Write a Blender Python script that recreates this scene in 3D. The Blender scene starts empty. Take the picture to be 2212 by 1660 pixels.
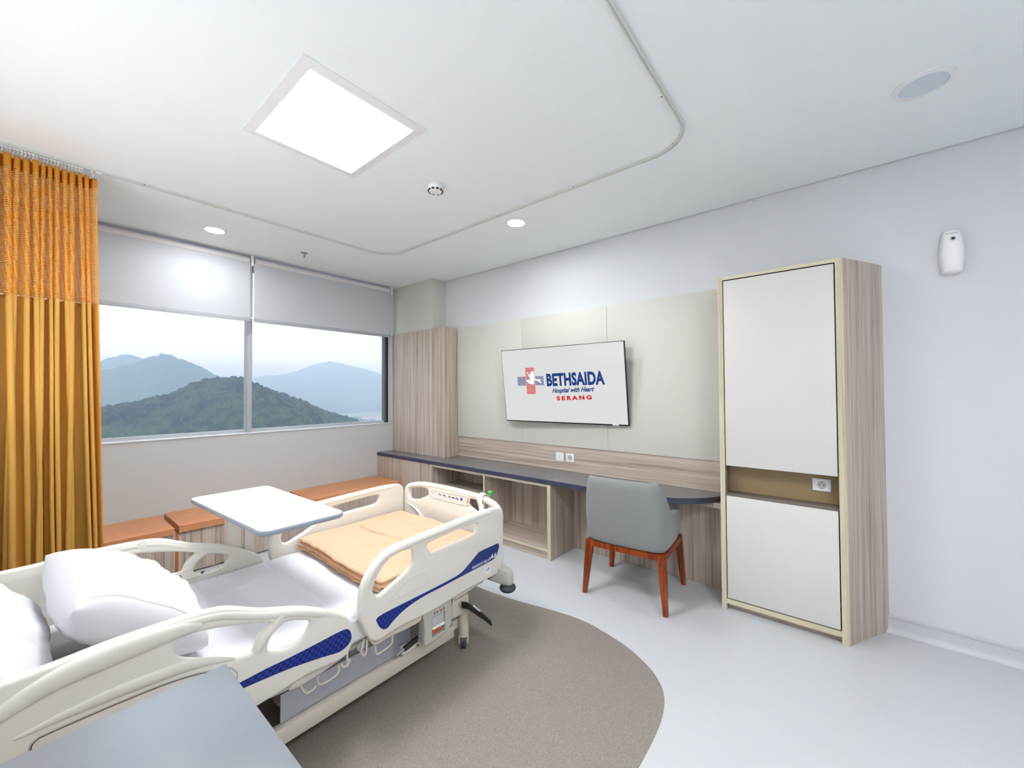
import bpy, bmesh, math, random
from mathutils import Vector, Matrix, noise
random.seed(7)
SC = bpy.context.scene
COL = SC.collection
PI = math.pi

# ------------------------------------------------------------------ camera
CAM = Vector((4.91915, -3.54718, 1.55))
def make_camera():
    yaw, pitch, roll = 0.691, 0.0185, -0.0055
    f = Vector((-math.sin(yaw)*math.cos(pitch), math.cos(yaw)*math.cos(pitch), math.sin(pitch)))
    r = Vector((math.cos(yaw), math.sin(yaw), 0)); u = r.cross(f)
    r2 = math.cos(roll)*r + math.sin(roll)*u; u2 = r2.cross(f)
    cd = bpy.data.cameras.new('camera'); co = bpy.data.objects.new('camera', cd); COL.objects.link(co)
    m = Matrix((r2, u2, -f)).transposed().to_4x4(); m.translation = CAM
    co.matrix_world = m
    cd.sensor_width = 36; cd.sensor_fit = 'HORIZONTAL'; cd.lens = 867.4059*36/2212
    cd.clip_start = .02; cd.clip_end = 20000
    SC.camera = co
make_camera()

# ------------------------------------------------------------------ world, exposure
EXPOSURE = 1.0
PANEL_W = 22.5      # radiance of the ceiling panels
FILL_UP_W = 14.0         # radiance of the unseen uplight added to brighten the room
DOWN_W = 105.0       # radiance of the downlights
SC.view_settings.view_transform = 'Standard'
SC.view_settings.look = 'None'
SC.view_settings.gamma = 1
SC.view_settings.exposure = EXPOSURE
SC.view_settings.use_curve_mapping = False
def make_world():
    w = bpy.data.worlds.new('overcast_sky'); SC.world = w; w.use_nodes = True
    nt = w.node_tree; nt.nodes.clear()
    out = nt.nodes.new('ShaderNodeOutputWorld'); bg = nt.nodes.new('ShaderNodeBackground')
    tc = nt.nodes.new('ShaderNodeTexCoord'); mp = nt.nodes.new('ShaderNodeMapping')
    mp.inputs['Scale'].default_value = (1.0, 1.0, 3.0)
    no = nt.nodes.new('ShaderNodeTexNoise'); no.inputs['Scale'].default_value = 2.2; no.inputs['Detail'].default_value = 4
    cr = nt.nodes.new('ShaderNodeValToRGB')
    cr.color_ramp.elements[0].position = .38; cr.color_ramp.elements[0].color = (.70, .80, .93, 1)
    cr.color_ramp.elements[1].position = .56; cr.color_ramp.elements[1].color = (.95, .96, .98, 1)
    nt.links.new(tc.outputs['Generated'], mp.inputs['Vector']); nt.links.new(mp.outputs[0], no.inputs['Vector'])
    nt.links.new(no.outputs['Fac'], cr.inputs[0])
    sp = nt.nodes.new('ShaderNodeSeparateXYZ'); nt.links.new(tc.outputs['Generated'], sp.inputs[0])
    mr = nt.nodes.new('ShaderNodeMapRange'); mr.inputs[1].default_value = .12; mr.inputs[2].default_value = .75; nt.links.new(sp.outputs['Z'], mr.inputs[0])
    mx = nt.nodes.new('ShaderNodeMix'); mx.data_type = 'RGBA'; mx.inputs[7].default_value = (.48, .66, .95, 1)
    nt.links.new(mr.outputs[0], mx.inputs[0]); nt.links.new(cr.outputs[0], mx.inputs[6]); nt.links.new(mx.outputs[2], bg.inputs['Color'])
    bg.inputs['Strength'].default_value = 1.5
    nt.links.new(bg.outputs[0], out.inputs[0])
make_world()

# ------------------------------------------------------------------ materials
def lin(c):
    return tuple((x/255/12.92 if x/255 <= .04045 else ((x/255+.055)/1.055)**2.4) for x in c) + (1,)
def mat(name, c, rough=.5, metal=0, spec=.5, bump=0, bscale=200, var=0, vscale=8, coat=0, sheen=0):
    m = bpy.data.materials.new(name); m.use_nodes = True
    nt = m.node_tree; b = nt.nodes['Principled BSDF']
    b.inputs['Base Color'].default_value = lin(c); b.inputs['Roughness'].default_value = rough
    b.inputs['Metallic'].default_value = metal; b.inputs['Specular IOR Level'].default_value = spec
    b.inputs['Coat Weight'].default_value = coat; b.inputs['Sheen Weight'].default_value = sheen
    tc = nt.nodes.new('ShaderNodeTexCoord')
    if var:
        n = nt.nodes.new('ShaderNodeTexNoise'); n.inputs['Scale'].default_value = vscale; n.inputs['Detail'].default_value = 3
        r = nt.nodes.new('ShaderNodeValToRGB')
        a = lin([x*(1-var) for x in c]); d = lin([min(255, x*(1+var)) for x in c])
        r.color_ramp.elements[0].position = .35; r.color_ramp.elements[0].color = a
        r.color_ramp.elements[1].position = .65; r.color_ramp.elements[1].color = d
        nt.links.new(tc.outputs['Object'], n.inputs['Vector']); nt.links.new(n.outputs['Fac'], r.inputs[0]); nt.links.new(r.outputs[0], b.inputs['Base Color'])
    if bump:
        n = nt.nodes.new('ShaderNodeTexNoise'); n.inputs['Scale'].default_value = bscale; n.inputs['Detail'].default_value = 3
        bm = nt.nodes.new('ShaderNodeBump'); bm.inputs['Strength'].default_value = bump; bm.inputs['Distance'].default_value = .002
        nt.links.new(tc.outputs['Object'], n.inputs['Vector']); nt.links.new(n.outputs['Fac'], bm.inputs['Height']); nt.links.new(bm.outputs[0], b.inputs['Normal'])
    return m
def wood(name, grain, stops, rough=.45, fine=260, wide=34):
    """laminate wood: long streaks running along the grain axis (object coordinates are metres)"""
    m = bpy.data.materials.new(name); m.use_nodes = True; nt = m.node_tree; b = nt.nodes['Principled BSDF']
    b.inputs['Roughness'].default_value = rough; b.inputs['Specular IOR Level'].default_value = .4
    tc = nt.nodes.new('ShaderNodeTexCoord')
    def layer(sc, lo, det):
        mp = nt.nodes.new('ShaderNodeMapping'); v = [sc]*3; v['xyz'.index(grain)] = lo; mp.inputs['Scale'].default_value = v
        n = nt.nodes.new('ShaderNodeTexNoise'); n.inputs['Scale'].default_value = 1; n.inputs['Detail'].default_value = det
        nt.links.new(tc.outputs['Object'], mp.inputs[0]); nt.links.new(mp.outputs[0], n.inputs['Vector']); return n
    a = layer(fine, 2.2, 2); c = layer(wide, .6, 4)
    mx = nt.nodes.new('ShaderNodeMath'); mx.operation = 'MULTIPLY_ADD'; mx.inputs[1].default_value = .5
    ml = nt.nodes.new('ShaderNodeMath'); ml.operation = 'MULTIPLY'; ml.inputs[1].default_value = .5
    nt.links.new(c.outputs['Fac'], ml.inputs[0]); nt.links.new(a.outputs['Fac'], mx.inputs[0]); nt.links.new(ml.outputs[0], mx.inputs[2])
    r = nt.nodes.new('ShaderNodeValToRGB'); e = r.color_ramp.elements
    e[0].position = stops[0][0]; e[0].color = lin(stops[0][1]); e[1].position = stops[-1][0]; e[1].color = lin(stops[-1][1])
    for p, cc in stops[1:-1]:
        k = e.new(p); k.color = lin(cc)
    nt.links.new(mx.outputs[0], r.inputs[0]); nt.links.new(r.outputs[0], b.inputs['Base Color'])
    return m
def emit(name, c, s, mixdiff=False):
    m = bpy.data.materials.new(name); m.use_nodes = True; nt = m.node_tree; b = nt.nodes['Principled BSDF']
    b.inputs['Base Color'].default_value = (.01, .01, .01, 1); b.inputs['Specular IOR Level'].default_value = .25; b.inputs['Emission Color'].default_value = lin(c); b.inputs['Emission Strength'].default_value = s
    b.inputs['Roughness'].default_value = .15
    return m
M = {}
TAUPE = [(.36, (152, 135, 122)), (.46, (183, 167, 154)), (.54, (199, 185, 172)), (.64, (213, 200, 187))]
M['wood_v'] = wood('laminate_vertical', 'z', TAUPE)
M['wood_h'] = wood('laminate_horizontal', 'x', TAUPE)
M['wood_y'] = wood('laminate_depth', 'y', TAUPE)
M['wood_shaded'] = wood('laminate_shaded', 'x', [(p, tuple(int(v*.62) for v in c)) for p, c in TAUPE])  # same laminate with the niche's shade put into its colour
M['edge'] = wood('edge_band', 'z', [(.35, (194, 184, 152)), (.5, (210, 202, 174)), (.65, (220, 213, 190))], fine=120)
M['edge_x'] = wood('edge_band_across', 'x', [(.35, (194, 184, 152)), (.5, (210, 202, 174)), (.65, (220, 213, 190))], fine=120)
M['chairwood'] = wood('stained_chair_wood', 'z', [(.33, (52, 20, 8)), (.42, (108, 44, 16)), (.55, (154, 68, 24)), (.68, (172, 80, 32))], rough=.3, fine=90, wide=30)
M['ceiling'] = mat('ceiling_paint', (244, 249, 250), .9)
M['tvwall'] = mat('pale_blue_wall_paint', (221, 223, 226), .85, bump=.05, bscale=120)
M['greywall'] = mat('window_wall_paint', (203, 206, 207), .85, bump=.05, bscale=120)
M['pillar'] = mat('pillar_paint', (206, 207, 198), .85)
M['slot'] = mat('shadow_gap', (150, 152, 155), .9)
M['panel'] = mat('beige_wall_panel', (216, 215, 206), .6, bump=.1, bscale=500)
M['door'] = mat('off_white_door_laminate', (220, 218, 213), .45, bump=.06, bscale=500)
M['counter'] = mat('slate_laminate', (116, 114, 115), .24, spec=.5, bump=.04, bscale=700)
M['counter_edge'] = mat('slate_edge', (60, 64, 82), .4)
M['niche'] = mat('olive_niche_board', (150, 128, 92), .5)
M['white'] = mat('white_plastic', (240, 240, 240), .3)
M['offwhite'] = mat('socket_plastic', (232, 232, 234), .35)
M['cream'] = mat('cream_plastic', (233, 229, 219), .36, bump=.03, bscale=900)
M['cream_metal'] = mat('cream_painted_metal', (214, 206, 192), .4)
M['greyplastic'] = mat('warm_grey_plastic', (190, 190, 180), .4)
M['black'] = mat('black_plastic', (18, 19, 22), .4)
M['rubber'] = mat('dark_rubber', (52, 60, 66), .5)
M['hole'] = mat('dark_hole', (12, 12, 12), .9)
M['steel'] = mat('steel', (180, 182, 188), .3, metal=1)
M['alu'] = mat('brushed_aluminium', (196, 200, 212), .42, metal=.8, bump=.1, bscale=400)
M['sheet'] = mat('white_cotton', (220, 220, 225), .85, sheen=.2, bump=.12, bscale=60)
M['blanket'] = mat('peach_cotton', (218, 180, 144), .8, sheen=.3, bump=.35, bscale=18)
M['piping'] = mat('amber_piping', (190, 112, 48), .7)
M['chairfab'] = mat('grey_upholstery', (138, 141, 139), .75, sheen=.2, bump=.15, bscale=700)
M['leather'] = mat('tan_leatherette', (216, 148, 100), .38, bump=.15, bscale=250, var=.03, vscale=6)
M['leather_dark'] = mat('tan_joint_strip', (186, 104, 54), .5)
M['tabletop'] = mat('white_laminate', (240, 242, 244), .16)
M['tableedge'] = mat('blue_grey_edge', (150, 160, 170), .4)
M['cabtop'] = mat('pale_grey_laminate', (130, 136, 143), .32, bump=.08, bscale=300, var=.02, vscale=3)
M['blind'] = mat('blind_fabric', (206, 209, 214), .8, bump=.1, bscale=900)
M['blindbar'] = mat('blind_bar', (172, 176, 180), .5)
M['blindbox'] = mat('blind_roller_tube', (222, 219, 218), .5)
M['frame'] = mat('window_frame_grey', (186, 189, 191), .5)
M['frame_dark'] = mat('window_seal_dark', (96, 104, 108), .5)
M['sill'] = mat('white_sill', (232, 236, 242), .4)
M['track'] = mat('curtain_track_aluminium', (214, 217, 210), .4)
M['screwhole'] = mat('dark_screw', (40, 40, 42), .6)
M['tvframe'] = mat('tv_black', (14, 16, 20), .25)
M['green'] = mat('green_plastic', (40, 200, 70), .35)
M['orange'] = mat('orange_mark', (226, 96, 20), .4)
M['navy'] = mat('navy_print', (22, 58, 128), .4)
M['red'] = mat('red_print', (214, 40, 44), .4)
M['teal'] = mat('teal_print', (40, 160, 185), .4)
M['grate'] = mat('speaker_grille', (214, 226, 234), .6)
M['screen'] = emit('lit_screen', (222, 223, 223), .485)
M['lnavy'] = emit('lit_navy', (20, 56, 128), .485)
M['lred'] = emit('lit_red', (214, 40, 44), .485)
M['lwhite'] = emit('lit_white', (250, 250, 250), .5)
M['lamp'] = emit('panel_diffuser', (252, 253, 255), PANEL_W)
M['fill_uplamp'] = emit('fill_uplight_glow', (253, 253, 255), FILL_UP_W)
M['downlamp'] = emit('downlight_diffuser', (250, 253, 255), DOWN_W)

def floor_mat(name, c, dots, amount):
    m = bpy.data.materials.new(name); m.use_nodes = True; nt = m.node_tree; b = nt.nodes['Principled BSDF']
    b.inputs['Roughness'].default_value = .34; b.inputs['Specular IOR Level'].default_value = .45
    tc = nt.nodes.new('ShaderNodeTexCoord')
    n = nt.nodes.new('ShaderNodeTexNoise'); n.inputs['Scale'].default_value = 260; n.inputs['Detail'].default_value = 2
    r = nt.nodes.new('ShaderNodeValToRGB'); e = r.color_ramp.elements
    e[0].position = .3; e[0].color = lin([x*(1-amount) for x in c]); e[1].position = .7; e[1].color = lin([min(255, x*(1+amount)) for x in c])
    v = nt.nodes.new('ShaderNodeTexVoronoi'); v.inputs['Scale'].default_value = 90
    lt = nt.nodes.new('ShaderNodeMath'); lt.operation = 'LESS_THAN'; lt.inputs[1].default_value = .13
    mx = nt.nodes.new('ShaderNodeMix'); mx.data_type = 'RGBA'; mx.inputs[7].default_value = lin(dots)
    nt.links.new(tc.outputs['Object'], n.inputs['Vector']); nt.links.new(n.outputs['Fac'], r.inputs[0])
    nt.links.new(tc.outputs['Object'], v.inputs['Vector']); nt.links.new(v.outputs['Distance'], lt.inputs[0])
    nt.links.new(lt.outputs[0], mx.inputs[0]); nt.links.new(r.outputs[0], mx.inputs[6]); nt.links.new(mx.outputs[2], b.inputs['Base Color'])
    return m
M['floor'] = floor_mat('pale_vinyl', (207, 209, 212), (190, 193, 198), .03)
M['inlay'] = floor_mat('taupe_vinyl', (146, 138, 130), (186, 182, 174), .12)

def checker_mat(name, a, c, solid, y_from, y_to):
    """printed blue pattern of small lozenges fading into plain navy along the strip"""
    m = bpy.data.materials.new(name); m.use_nodes = True; nt = m.node_tree; b = nt.nodes['Principled BSDF']; b.inputs['Roughness'].default_value = .3
    tc = nt.nodes.new('ShaderNodeTexCoord'); sx = nt.nodes.new('ShaderNodeSeparateXYZ'); nt.links.new(tc.outputs['Object'], sx.inputs[0])
    cb = nt.nodes.new('ShaderNodeCombineXYZ'); nt.links.new(sx.outputs['Y'], cb.inputs[0]); nt.links.new(sx.outputs['Z'], cb.inputs[1]); cb.inputs[2].default_value = .5
    mp = nt.nodes.new('ShaderNodeMapping'); mp.inputs['Scale'].default_value = (82, 70, 1); nt.links.new(cb.outputs[0], mp.inputs[0])
    ck = nt.nodes.new('ShaderNodeTexChecker'); ck.inputs['Scale'].default_value = 1; ck.inputs[1].default_value = lin(a); ck.inputs[2].default_value = lin(c)
    nt.links.new(mp.outputs[0], ck.inputs[0])
    mr = nt.nodes.new('ShaderNodeMapRange'); mr.inputs[1].default_value = y_from; mr.inputs[2].default_value = y_to
    nt.links.new(sx.outputs['Y'], mr.inputs[0])
    mx = nt.nodes.new('ShaderNodeMix'); mx.data_type = 'RGBA'; nt.links.new(mr.outputs[0], mx.inputs[0]); nt.links.new(ck.outputs[0], mx.inputs[6]); mx.inputs[7].default_value = lin(solid)
    nt.links.new(mx.outputs[2], b.inputs['Base Color']); return m
M['blue1'] = checker_mat('blue_pattern_foot', (10, 52, 176), (8, 22, 84), (12, 44, 118), -2.25, -1.72)
M['blue2'] = checker_mat('blue_pattern_head', (8, 50, 172), (8, 20, 80), (14, 40, 110), -2.95, -3.35)

def cloth_mat(name, c, back=.5, net=False):
    m = bpy.data.materials.new(name); m.use_nodes = True; nt = m.node_tree; nt.nodes.remove(nt.nodes['Principled BSDF'])
    out = nt.nodes['Material Output']
    d = nt.nodes.new('ShaderNodeBsdfDiffuse'); t = nt.nodes.new('ShaderNodeBsdfTranslucent'); mx = nt.nodes.new('ShaderNodeMixShader')
    d.inputs[0].default_value = lin(c); t.inputs[0].default_value = lin((min(255, c[0]*1.08), c[1]*.97, c[2]*.85)); mx.inputs[0].default_value = back
    nt.links.new(d.outputs[0], mx.inputs[1]); nt.links.new(t.outputs[0], mx.inputs[2])
    if net:
        uv = nt.nodes.new('ShaderNodeUVMap'); uv.uv_map = 'cloth'; s = nt.nodes.new('ShaderNodeSeparateXYZ'); nt.links.new(uv.outputs[0], s.inputs[0])
        def stripes(o, pitch, duty):
            a = nt.nodes.new('ShaderNodeMath'); a.operation = 'DIVIDE'; a.inputs[1].default_value = pitch; nt.links.new(o, a.inputs[0])
            f = nt.nodes.new('ShaderNodeMath'); f.operation = 'FRACT'; nt.links.new(a.outputs[0], f.inputs[0])
            g = nt.nodes.new('ShaderNodeMath'); g.operation = 'LESS_THAN'; g.inputs[1].default_value = duty; nt.links.new(f.outputs[0], g.inputs[0]); return g
        h = stripes(s.outputs['Y'], .0125, .68); v = stripes(s.outputs['X'], .026, .28)
        mm = nt.nodes.new('ShaderNodeMath'); mm.operation = 'MAXIMUM'; nt.links.new(h.outputs[0], mm.inputs[0]); nt.links.new(v.outputs[0], mm.inputs[1])
        tr = nt.nodes.new('ShaderNodeBsdfTransparent'); m2 = nt.nodes.new('ShaderNodeMixShader')
        nt.links.new(mm.outputs[0], m2.inputs[0]); nt.links.new(tr.outputs[0], m2.inputs[1]); nt.links.new(mx.outputs[0], m2.inputs[2]); mx = m2
    nt.links.new(mx.outputs[0], out.inputs[0]); return m
M['curtain'] = cloth_mat('ochre_curtain', (226, 180, 96), .25)
M['curtain_top'] = cloth_mat('amber_curtain_band', (226, 154, 60), .2)
M['net'] = cloth_mat('amber_curtain_net', (238, 176, 76), .3, net=True)
M['clothtag'] = mat('cloth_tag', (226, 178, 150), .8)
M['blindcloth'] = cloth_mat('blind_cloth', (208, 211, 216), .12)
def glass_mat():
    m = bpy.data.materials.new('window_glass'); m.use_nodes = True; nt = m.node_tree; nt.nodes.remove(nt.nodes['Principled BSDF'])
    t = nt.nodes.new('ShaderNodeBsdfTransparent'); t.inputs[0].default_value = (.97, .98, .98, 1)
    g = nt.nodes.new('ShaderNodeBsdfGlossy'); g.inputs['Roughness'].default_value = .02
    fr = nt.nodes.new('ShaderNodeFresnel'); fr.inputs[0].default_value = 1.12; mx = nt.nodes.new('ShaderNodeMixShader')
    nt.links.new(fr.outputs[0], mx.inputs[0]); nt.links.new(t.outputs[0], mx.inputs[1]); nt.links.new(g.outputs[0], mx.inputs[2])
    nt.links.new(mx.outputs[0], nt.nodes['Material Output'].inputs[0]); return m
M['glass'] = glass_mat()

# ------------------------------------------------------------------ helpers
def tag(o, label=None, cat=None, group=None, kind=None):
    if label: o['label'] = label
    if cat: o['category'] = cat
    if group: o['group'] = group
    if kind: o['kind'] = kind
    return o
def thing(name, label, cat, loc=(0, 0, 0), rotz=0, group=None):
    o = bpy.data.objects.new(name, None); COL.objects.link(o); o.location = loc; o.rotation_euler = (0, 0, rotz)
    o.empty_display_size = .05
    bpy.context.view_layer.update()
    return tag(o, label, cat, group)
def link(name, me, m, parent=None, smooth=False, label=None, world=False):
    """world=True: the mesh is in world coordinates while the parent stands elsewhere"""
    o = bpy.data.objects.new(name, me); COL.objects.link(o)
    if m is not None:
        me.materials.clear(); me.materials.append(M[m] if isinstance(m, str) else m)
    if smooth:
        for p in me.polygons: p.use_smooth = True
    if parent is not None:
        o.parent = parent
        if world:
            bpy.context.view_layer.update(); o.matrix_parent_inverse = parent.matrix_world.inverted()
    if label: o['label'] = label
    return o
def fin(name, bm, m, parent=None, smooth=False, label=None, world=False, sharp=None):
    bmesh.ops.recalc_face_normals(bm, faces=bm.faces)
    me = bpy.data.meshes.new(name); bm.to_mesh(me); bm.free()
    o = link(name, me, m, parent, smooth or sharp is not None, label, world)
    if sharp is not None: me.set_sharp_from_angle(angle=math.radians(sharp))
    return o
def abox(bm, x0, x1, y0, y1, z0, z1, bev=0, seg=2, mtx=None):
    ret = bmesh.ops.create_cube(bm, size=1)
    vs = ret['verts']
    for v in vs:
        v.co = Vector(((x0+x1)/2+v.co.x*(x1-x0), (y0+y1)/2+v.co.y*(y1-y0), (z0+z1)/2+v.co.z*(z1-z0)))
    if mtx is not None: bmesh.ops.transform(bm, matrix=mtx, verts=vs)
    if bev:
        es = list({e for v in vs for e in v.link_edges})
        bmesh.ops.bevel(bm, geom=es, offset=bev, segments=seg, profile=.5, affect='EDGES')
    return bm
def box(name, x0, x1, y0, y1, z0, z1, m, parent=None, bev=0, seg=2, label=None, world=True, mtx=None):
    bm = bmesh.new(); abox(bm, min(x0, x1), max(x0, x1), min(y0, y1), max(y0, y1), min(z0, z1), max(z0, z1), bev, seg, mtx)
    return fin(name, bm, m, parent, label=label, world=world, sharp=40 if bev else None)
def struct(o): o['kind'] = 'structure'; return o
def aprism(bm, pts, z0, z1, fr=None):
    """closed outline pts (a,b) extruded; fr maps (a,b,c)->xyz"""
    fr = fr or (lambda a, b, c: (a, b, c))
    lo = [bm.verts.new(fr(a, b, z0)) for a, b in pts]; hi = [bm.verts.new(fr(a, b, z1)) for a, b in pts]
    n = len(pts)
    bm.faces.new(lo[::-1]); bm.faces.new(hi)
    for i in range(n): bm.faces.new((lo[i], lo[(i+1) % n], hi[(i+1) % n], hi[i]))
    return bm
YZ = lambda a, b, c: (c, a, b)
XZ = lambda a, b, c: (a, c, b)
def smooth_loop(pts, k=4, closed=True):
    n = len(pts); out = []
    rng = range(n) if closed else range(n-1)
    for i in rng:
        if closed: p0, p1, p2, p3 = [Vector(pts[(i+j) % n]) for j in (-1, 0, 1, 2)]
        else: p0, p1, p2, p3 = [Vector(pts[min(max(i+j, 0), n-1)]) for j in (-1, 0, 1, 2)]
        for s in range(k):
            t = s/k
            out.append(tuple(.5*((2*p1)+(-p0+p2)*t+(2*p0-5*p1+4*p2-p3)*t*t+(-p0+3*p1-3*p2+p3)*t**3)))
    if not closed: out.append(tuple(pts[-1]))
    return out
def curve_sheet(name, outline, holes, thick, bev, fr, m, parent=None, k=3, label=None, res=3):
    """a rounded moulded plate with openings: 2D curve filled, extruded and bevelled, then turned to stand in the fr plane"""
    cu = bpy.data.curves.new('outline', 'CURVE'); cu.dimensions = '2D'; cu.fill_mode = 'BOTH'
    for L in [outline]+holes:
        P = smooth_loop(L, k) if k > 1 else L
        sp = cu.splines.new('POLY'); sp.points.add(len(P)-1); sp.use_cyclic_u = True
        for q, p in zip(sp.points, P): q.co = (p[0], p[1], 0, 1)
    cu.extrude = thick/2-bev; cu.bevel_depth = bev; cu.bevel_resolution = res; cu.offset = -bev
    ob = bpy.data.objects.new('outline', cu); COL.objects.link(ob)
    me = bpy.data.meshes.new_from_object(ob.evaluated_get(bpy.context.evaluated_depsgraph_get()))
    bpy.data.objects.remove(ob); bpy.data.curves.remove(cu)
    for v in me.vertices: v.co = Vector(fr(v.co.x, v.co.y, v.co.z))
    bm = bmesh.new(); bm.from_mesh(me); bmesh.ops.remove_doubles(bm, verts=bm.verts, dist=1e-5)
    bmesh.ops.recalc_face_normals(bm, faces=bm.faces); bm.to_mesh(me); bm.free()
    me.name = name
    o = link(name, me, m, parent, True, label, world=True); me.set_sharp_from_angle(angle=math.radians(38)); return o
def atube(bm, pts, rad, n=10, cap=True):
    """tube through 3-D points; rad number or list"""
    pts = [Vector(p) for p in pts]; N = len(pts); R = rad if isinstance(rad, (list, tuple)) else [rad]*N
    rings = []; up = None
    for i, p in enumerate(pts):
        t = (pts[min(i+1, N-1)]-pts[max(i-1, 0)]).normalized()
        if up is None: up = Vector((0, 0, 1)) if abs(t.z) < .9 else Vector((1, 0, 0))
        a = t.cross(up).normalized(); b = a.cross(t).normalized(); up = b
        rings.append([bm.verts.new(p+(a*math.cos(2*PI*j/n)+b*math.sin(2*PI*j/n))*R[i]) for j in range(n)])
    for r0, r1 in zip(rings, rings[1:]):
        for j in range(n): bm.faces.new((r0[j], r0[(j+1) % n], r1[(j+1) % n], r1[j]))
    if cap: bm.faces.new(rings[0][::-1]); bm.faces.new(rings[-1])
    return bm
def tube(name, pts, rad, m, parent=None, n=10, k=0, label=None):
    if k: pts = smooth_loop(pts, k, closed=False)
    return fin(name, atube(bmesh.new(), pts, rad, n), m, parent, label=label, world=True, sharp=50)
def alathe(bm, prof, c, n=32, axis='z'):
    """profile [(r,h)] turned about an axis through c"""
    rings = []
    for r, h in prof:
        ring = []
        for j in range(n):
            a = 2*PI*j/n; p, q = r*math.cos(a), r*math.sin(a)
            v = {'z': (p, q, h), 'y': (p, h, q), 'x': (h, p, q)}[axis]
            ring.append(bm.verts.new(Vector(c)+Vector(v)))
        rings.append(ring)
    for r0, r1 in zip(rings, rings[1:]):
        for j in range(n): bm.faces.new((r0[j], r0[(j+1) % n], r1[(j+1) % n], r1[j]))
    bm.faces.new(rings[0][::-1]); bm.faces.new(rings[-1]); return bm
def lathe(name, prof, c, m, parent=None, n=32, axis='z', label=None):
    return fin(name, alathe(bmesh.new(), prof, c, n, axis), m, parent, label=label, world=True, sharp=35)
def text(name, body, size, mtx, m, parent, xs=1, shear=0, bold=0, space=1, align='LEFT', depth=.0006, width=None, height=None):
    cu = bpy.data.curves.new(name, 'FONT'); cu.body = body; cu.size = size; cu.shear = shear; cu.offset = bold; cu.space_character = space
    cu.align_x = align; cu.extrude = depth; cu.resolution_u = 3
    ob = bpy.data.objects.new(name, cu); COL.objects.link(ob)
    me = bpy.data.meshes.new_from_object(ob.evaluated_get(bpy.context.evaluated_depsgraph_get())); bpy.data.objects.remove(ob); bpy.data.curves.remove(cu)
    xsv = [v.co.x for v in me.vertices]; ysv = [v.co.y for v in me.vertices]
    sx = width/(max(xsv)-min(xsv)) if width else xs; sy = height/(max(ysv)-min(ysv)) if height else 1
    ox = min(xsv) if align == 'LEFT' else (max(xsv)+min(xsv))/2
    for v in me.vertices:
        v.co = mtx @ Vector(((v.co.x-ox)*sx, v.co.y*sy, v.co.z))
    return link(name, me, m, parent, world=True)

# ------------------------------------------------------------------ room shell
H = 3.017; YS = -4.0; XE = 7.0
YW = -3.95                     # window opening, from behind the curtain ...
YR = -.30                      # ... to beside the corner
ZS = 1.125; ZT = 2.93
floor = struct(box('floor', -.2, XE+.1, YS-.1, .1, -.12, 0, 'floor'))
def inlay():
    L = [(1.1, YS+.02)]
    pts = [(1.15, -1.45), (1.35, -1.28), (1.7, -1.24), (2.2, -1.25), (2.852, -1.24), (3.341, -1.155), (3.55, -1.14), (3.70, -1.165), (3.88, -1.215), (4.045, -1.303), (4.14, -1.39), (4.195, -1.48), (4.228, -1.60), (4.242, -1.75), (4.244, -1.928)]
    L += smooth_loop(pts, 4, closed=False) + [(4.244, YS+.02)]
    o = fin('inlay_panel', aprism(bmesh.new(), L, 0, .0012), 'inlay', floor, world=True)
    o['label'] = 'taupe speckled vinyl zone with a rounded corner'
inlay()
ceil = struct(box('ceiling', -.2, XE+.1, YS-.1, -.012, H, H+.04, 'ceiling'))
box('ceiling_backing', -.2, XE+.1, YS-.1, .1, H+.04, H+.1, 'slot', ceil)
struct(box('wall_north', -.2, XE+.1, 0, .12, 0, H+.04, 'tvwall'))
struct(box('wall_south', -.2, XE+.1, YS-.12, YS, 0, H+.04, 'tvwall'))
struct(box('wall_east', XE, XE+.12, YS, 0, 0, H+.04, 'tvwall'))
def wall_west():
    bm = bmesh.new()
    abox(bm, -.16, 0, YS, 0, 0, ZS-.012); abox(bm, -.16, 0, YS, 0, ZT, H+.04)
    abox(bm, -.16, 0, YS, YW, ZS-.012, ZT); abox(bm, -.16, 0, YR, 0, ZS-.012, ZT)
    return struct(fin('wall_west', bm, 'greywall'))
wall_west()
def window():
    w = box('window_1', -.12, -.07, YW, YR, ZS, ZS+.03, 'frame'); struct(w)
    box('window_frame', -.12, -.07, YW, YR, ZT-.05, ZT, 'frame', w)
    box('window_frame', -.12, -.05, YR-.045, YR-.018, ZS, ZT, 'frame_dark', w)
    box('window_frame', -.12, -.07, YW, YW+.04, ZS, ZT, 'frame', w)
    box('window_mullion', -.12, -.0, -2.04, -1.997, ZS+.001, ZT, 'frame', w, bev=.003)
    box('window_seal', -.12, -.03, YR-.018, YR-.006, ZS, ZT, 'black', w)
    box('pane', -.098, -.092, -1.997, YR-.04, ZS+.02, ZT-.04, 'glass', w)
    box('pane', -.098, -.092, YW+.03, -2.04, ZS+.02, ZT-.04, 'glass', w)
    s = box('window_sill', -.16, .012, YS, YR, ZS-.012, ZS, 'sill', w, bev=.002)
window()
# projecting painted pillar in the corner above the wooden tower
struct(box('trim_1', 0, .848, -.222, -.0001, 2.36, H-.001, 'pillar'))
# coved skirting along the TV wall, right of the wardrobe
def baseboard():
    prof = [(0, .0), (-.034, .0), (-.026, .008), (-.016, .02), (-.010, .04), (-.008, .085), (-.013, .09), (-.014, .102), (-.006, .107), (0, .107)]
    bm = aprism(bmesh.new(), [(p[0]-.0002, p[1]+.0002) for p in prof], 5.06, XE, YZ)
    struct(fin('baseboard_north', bm, 'floor', sharp=40))
baseboard()

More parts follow.
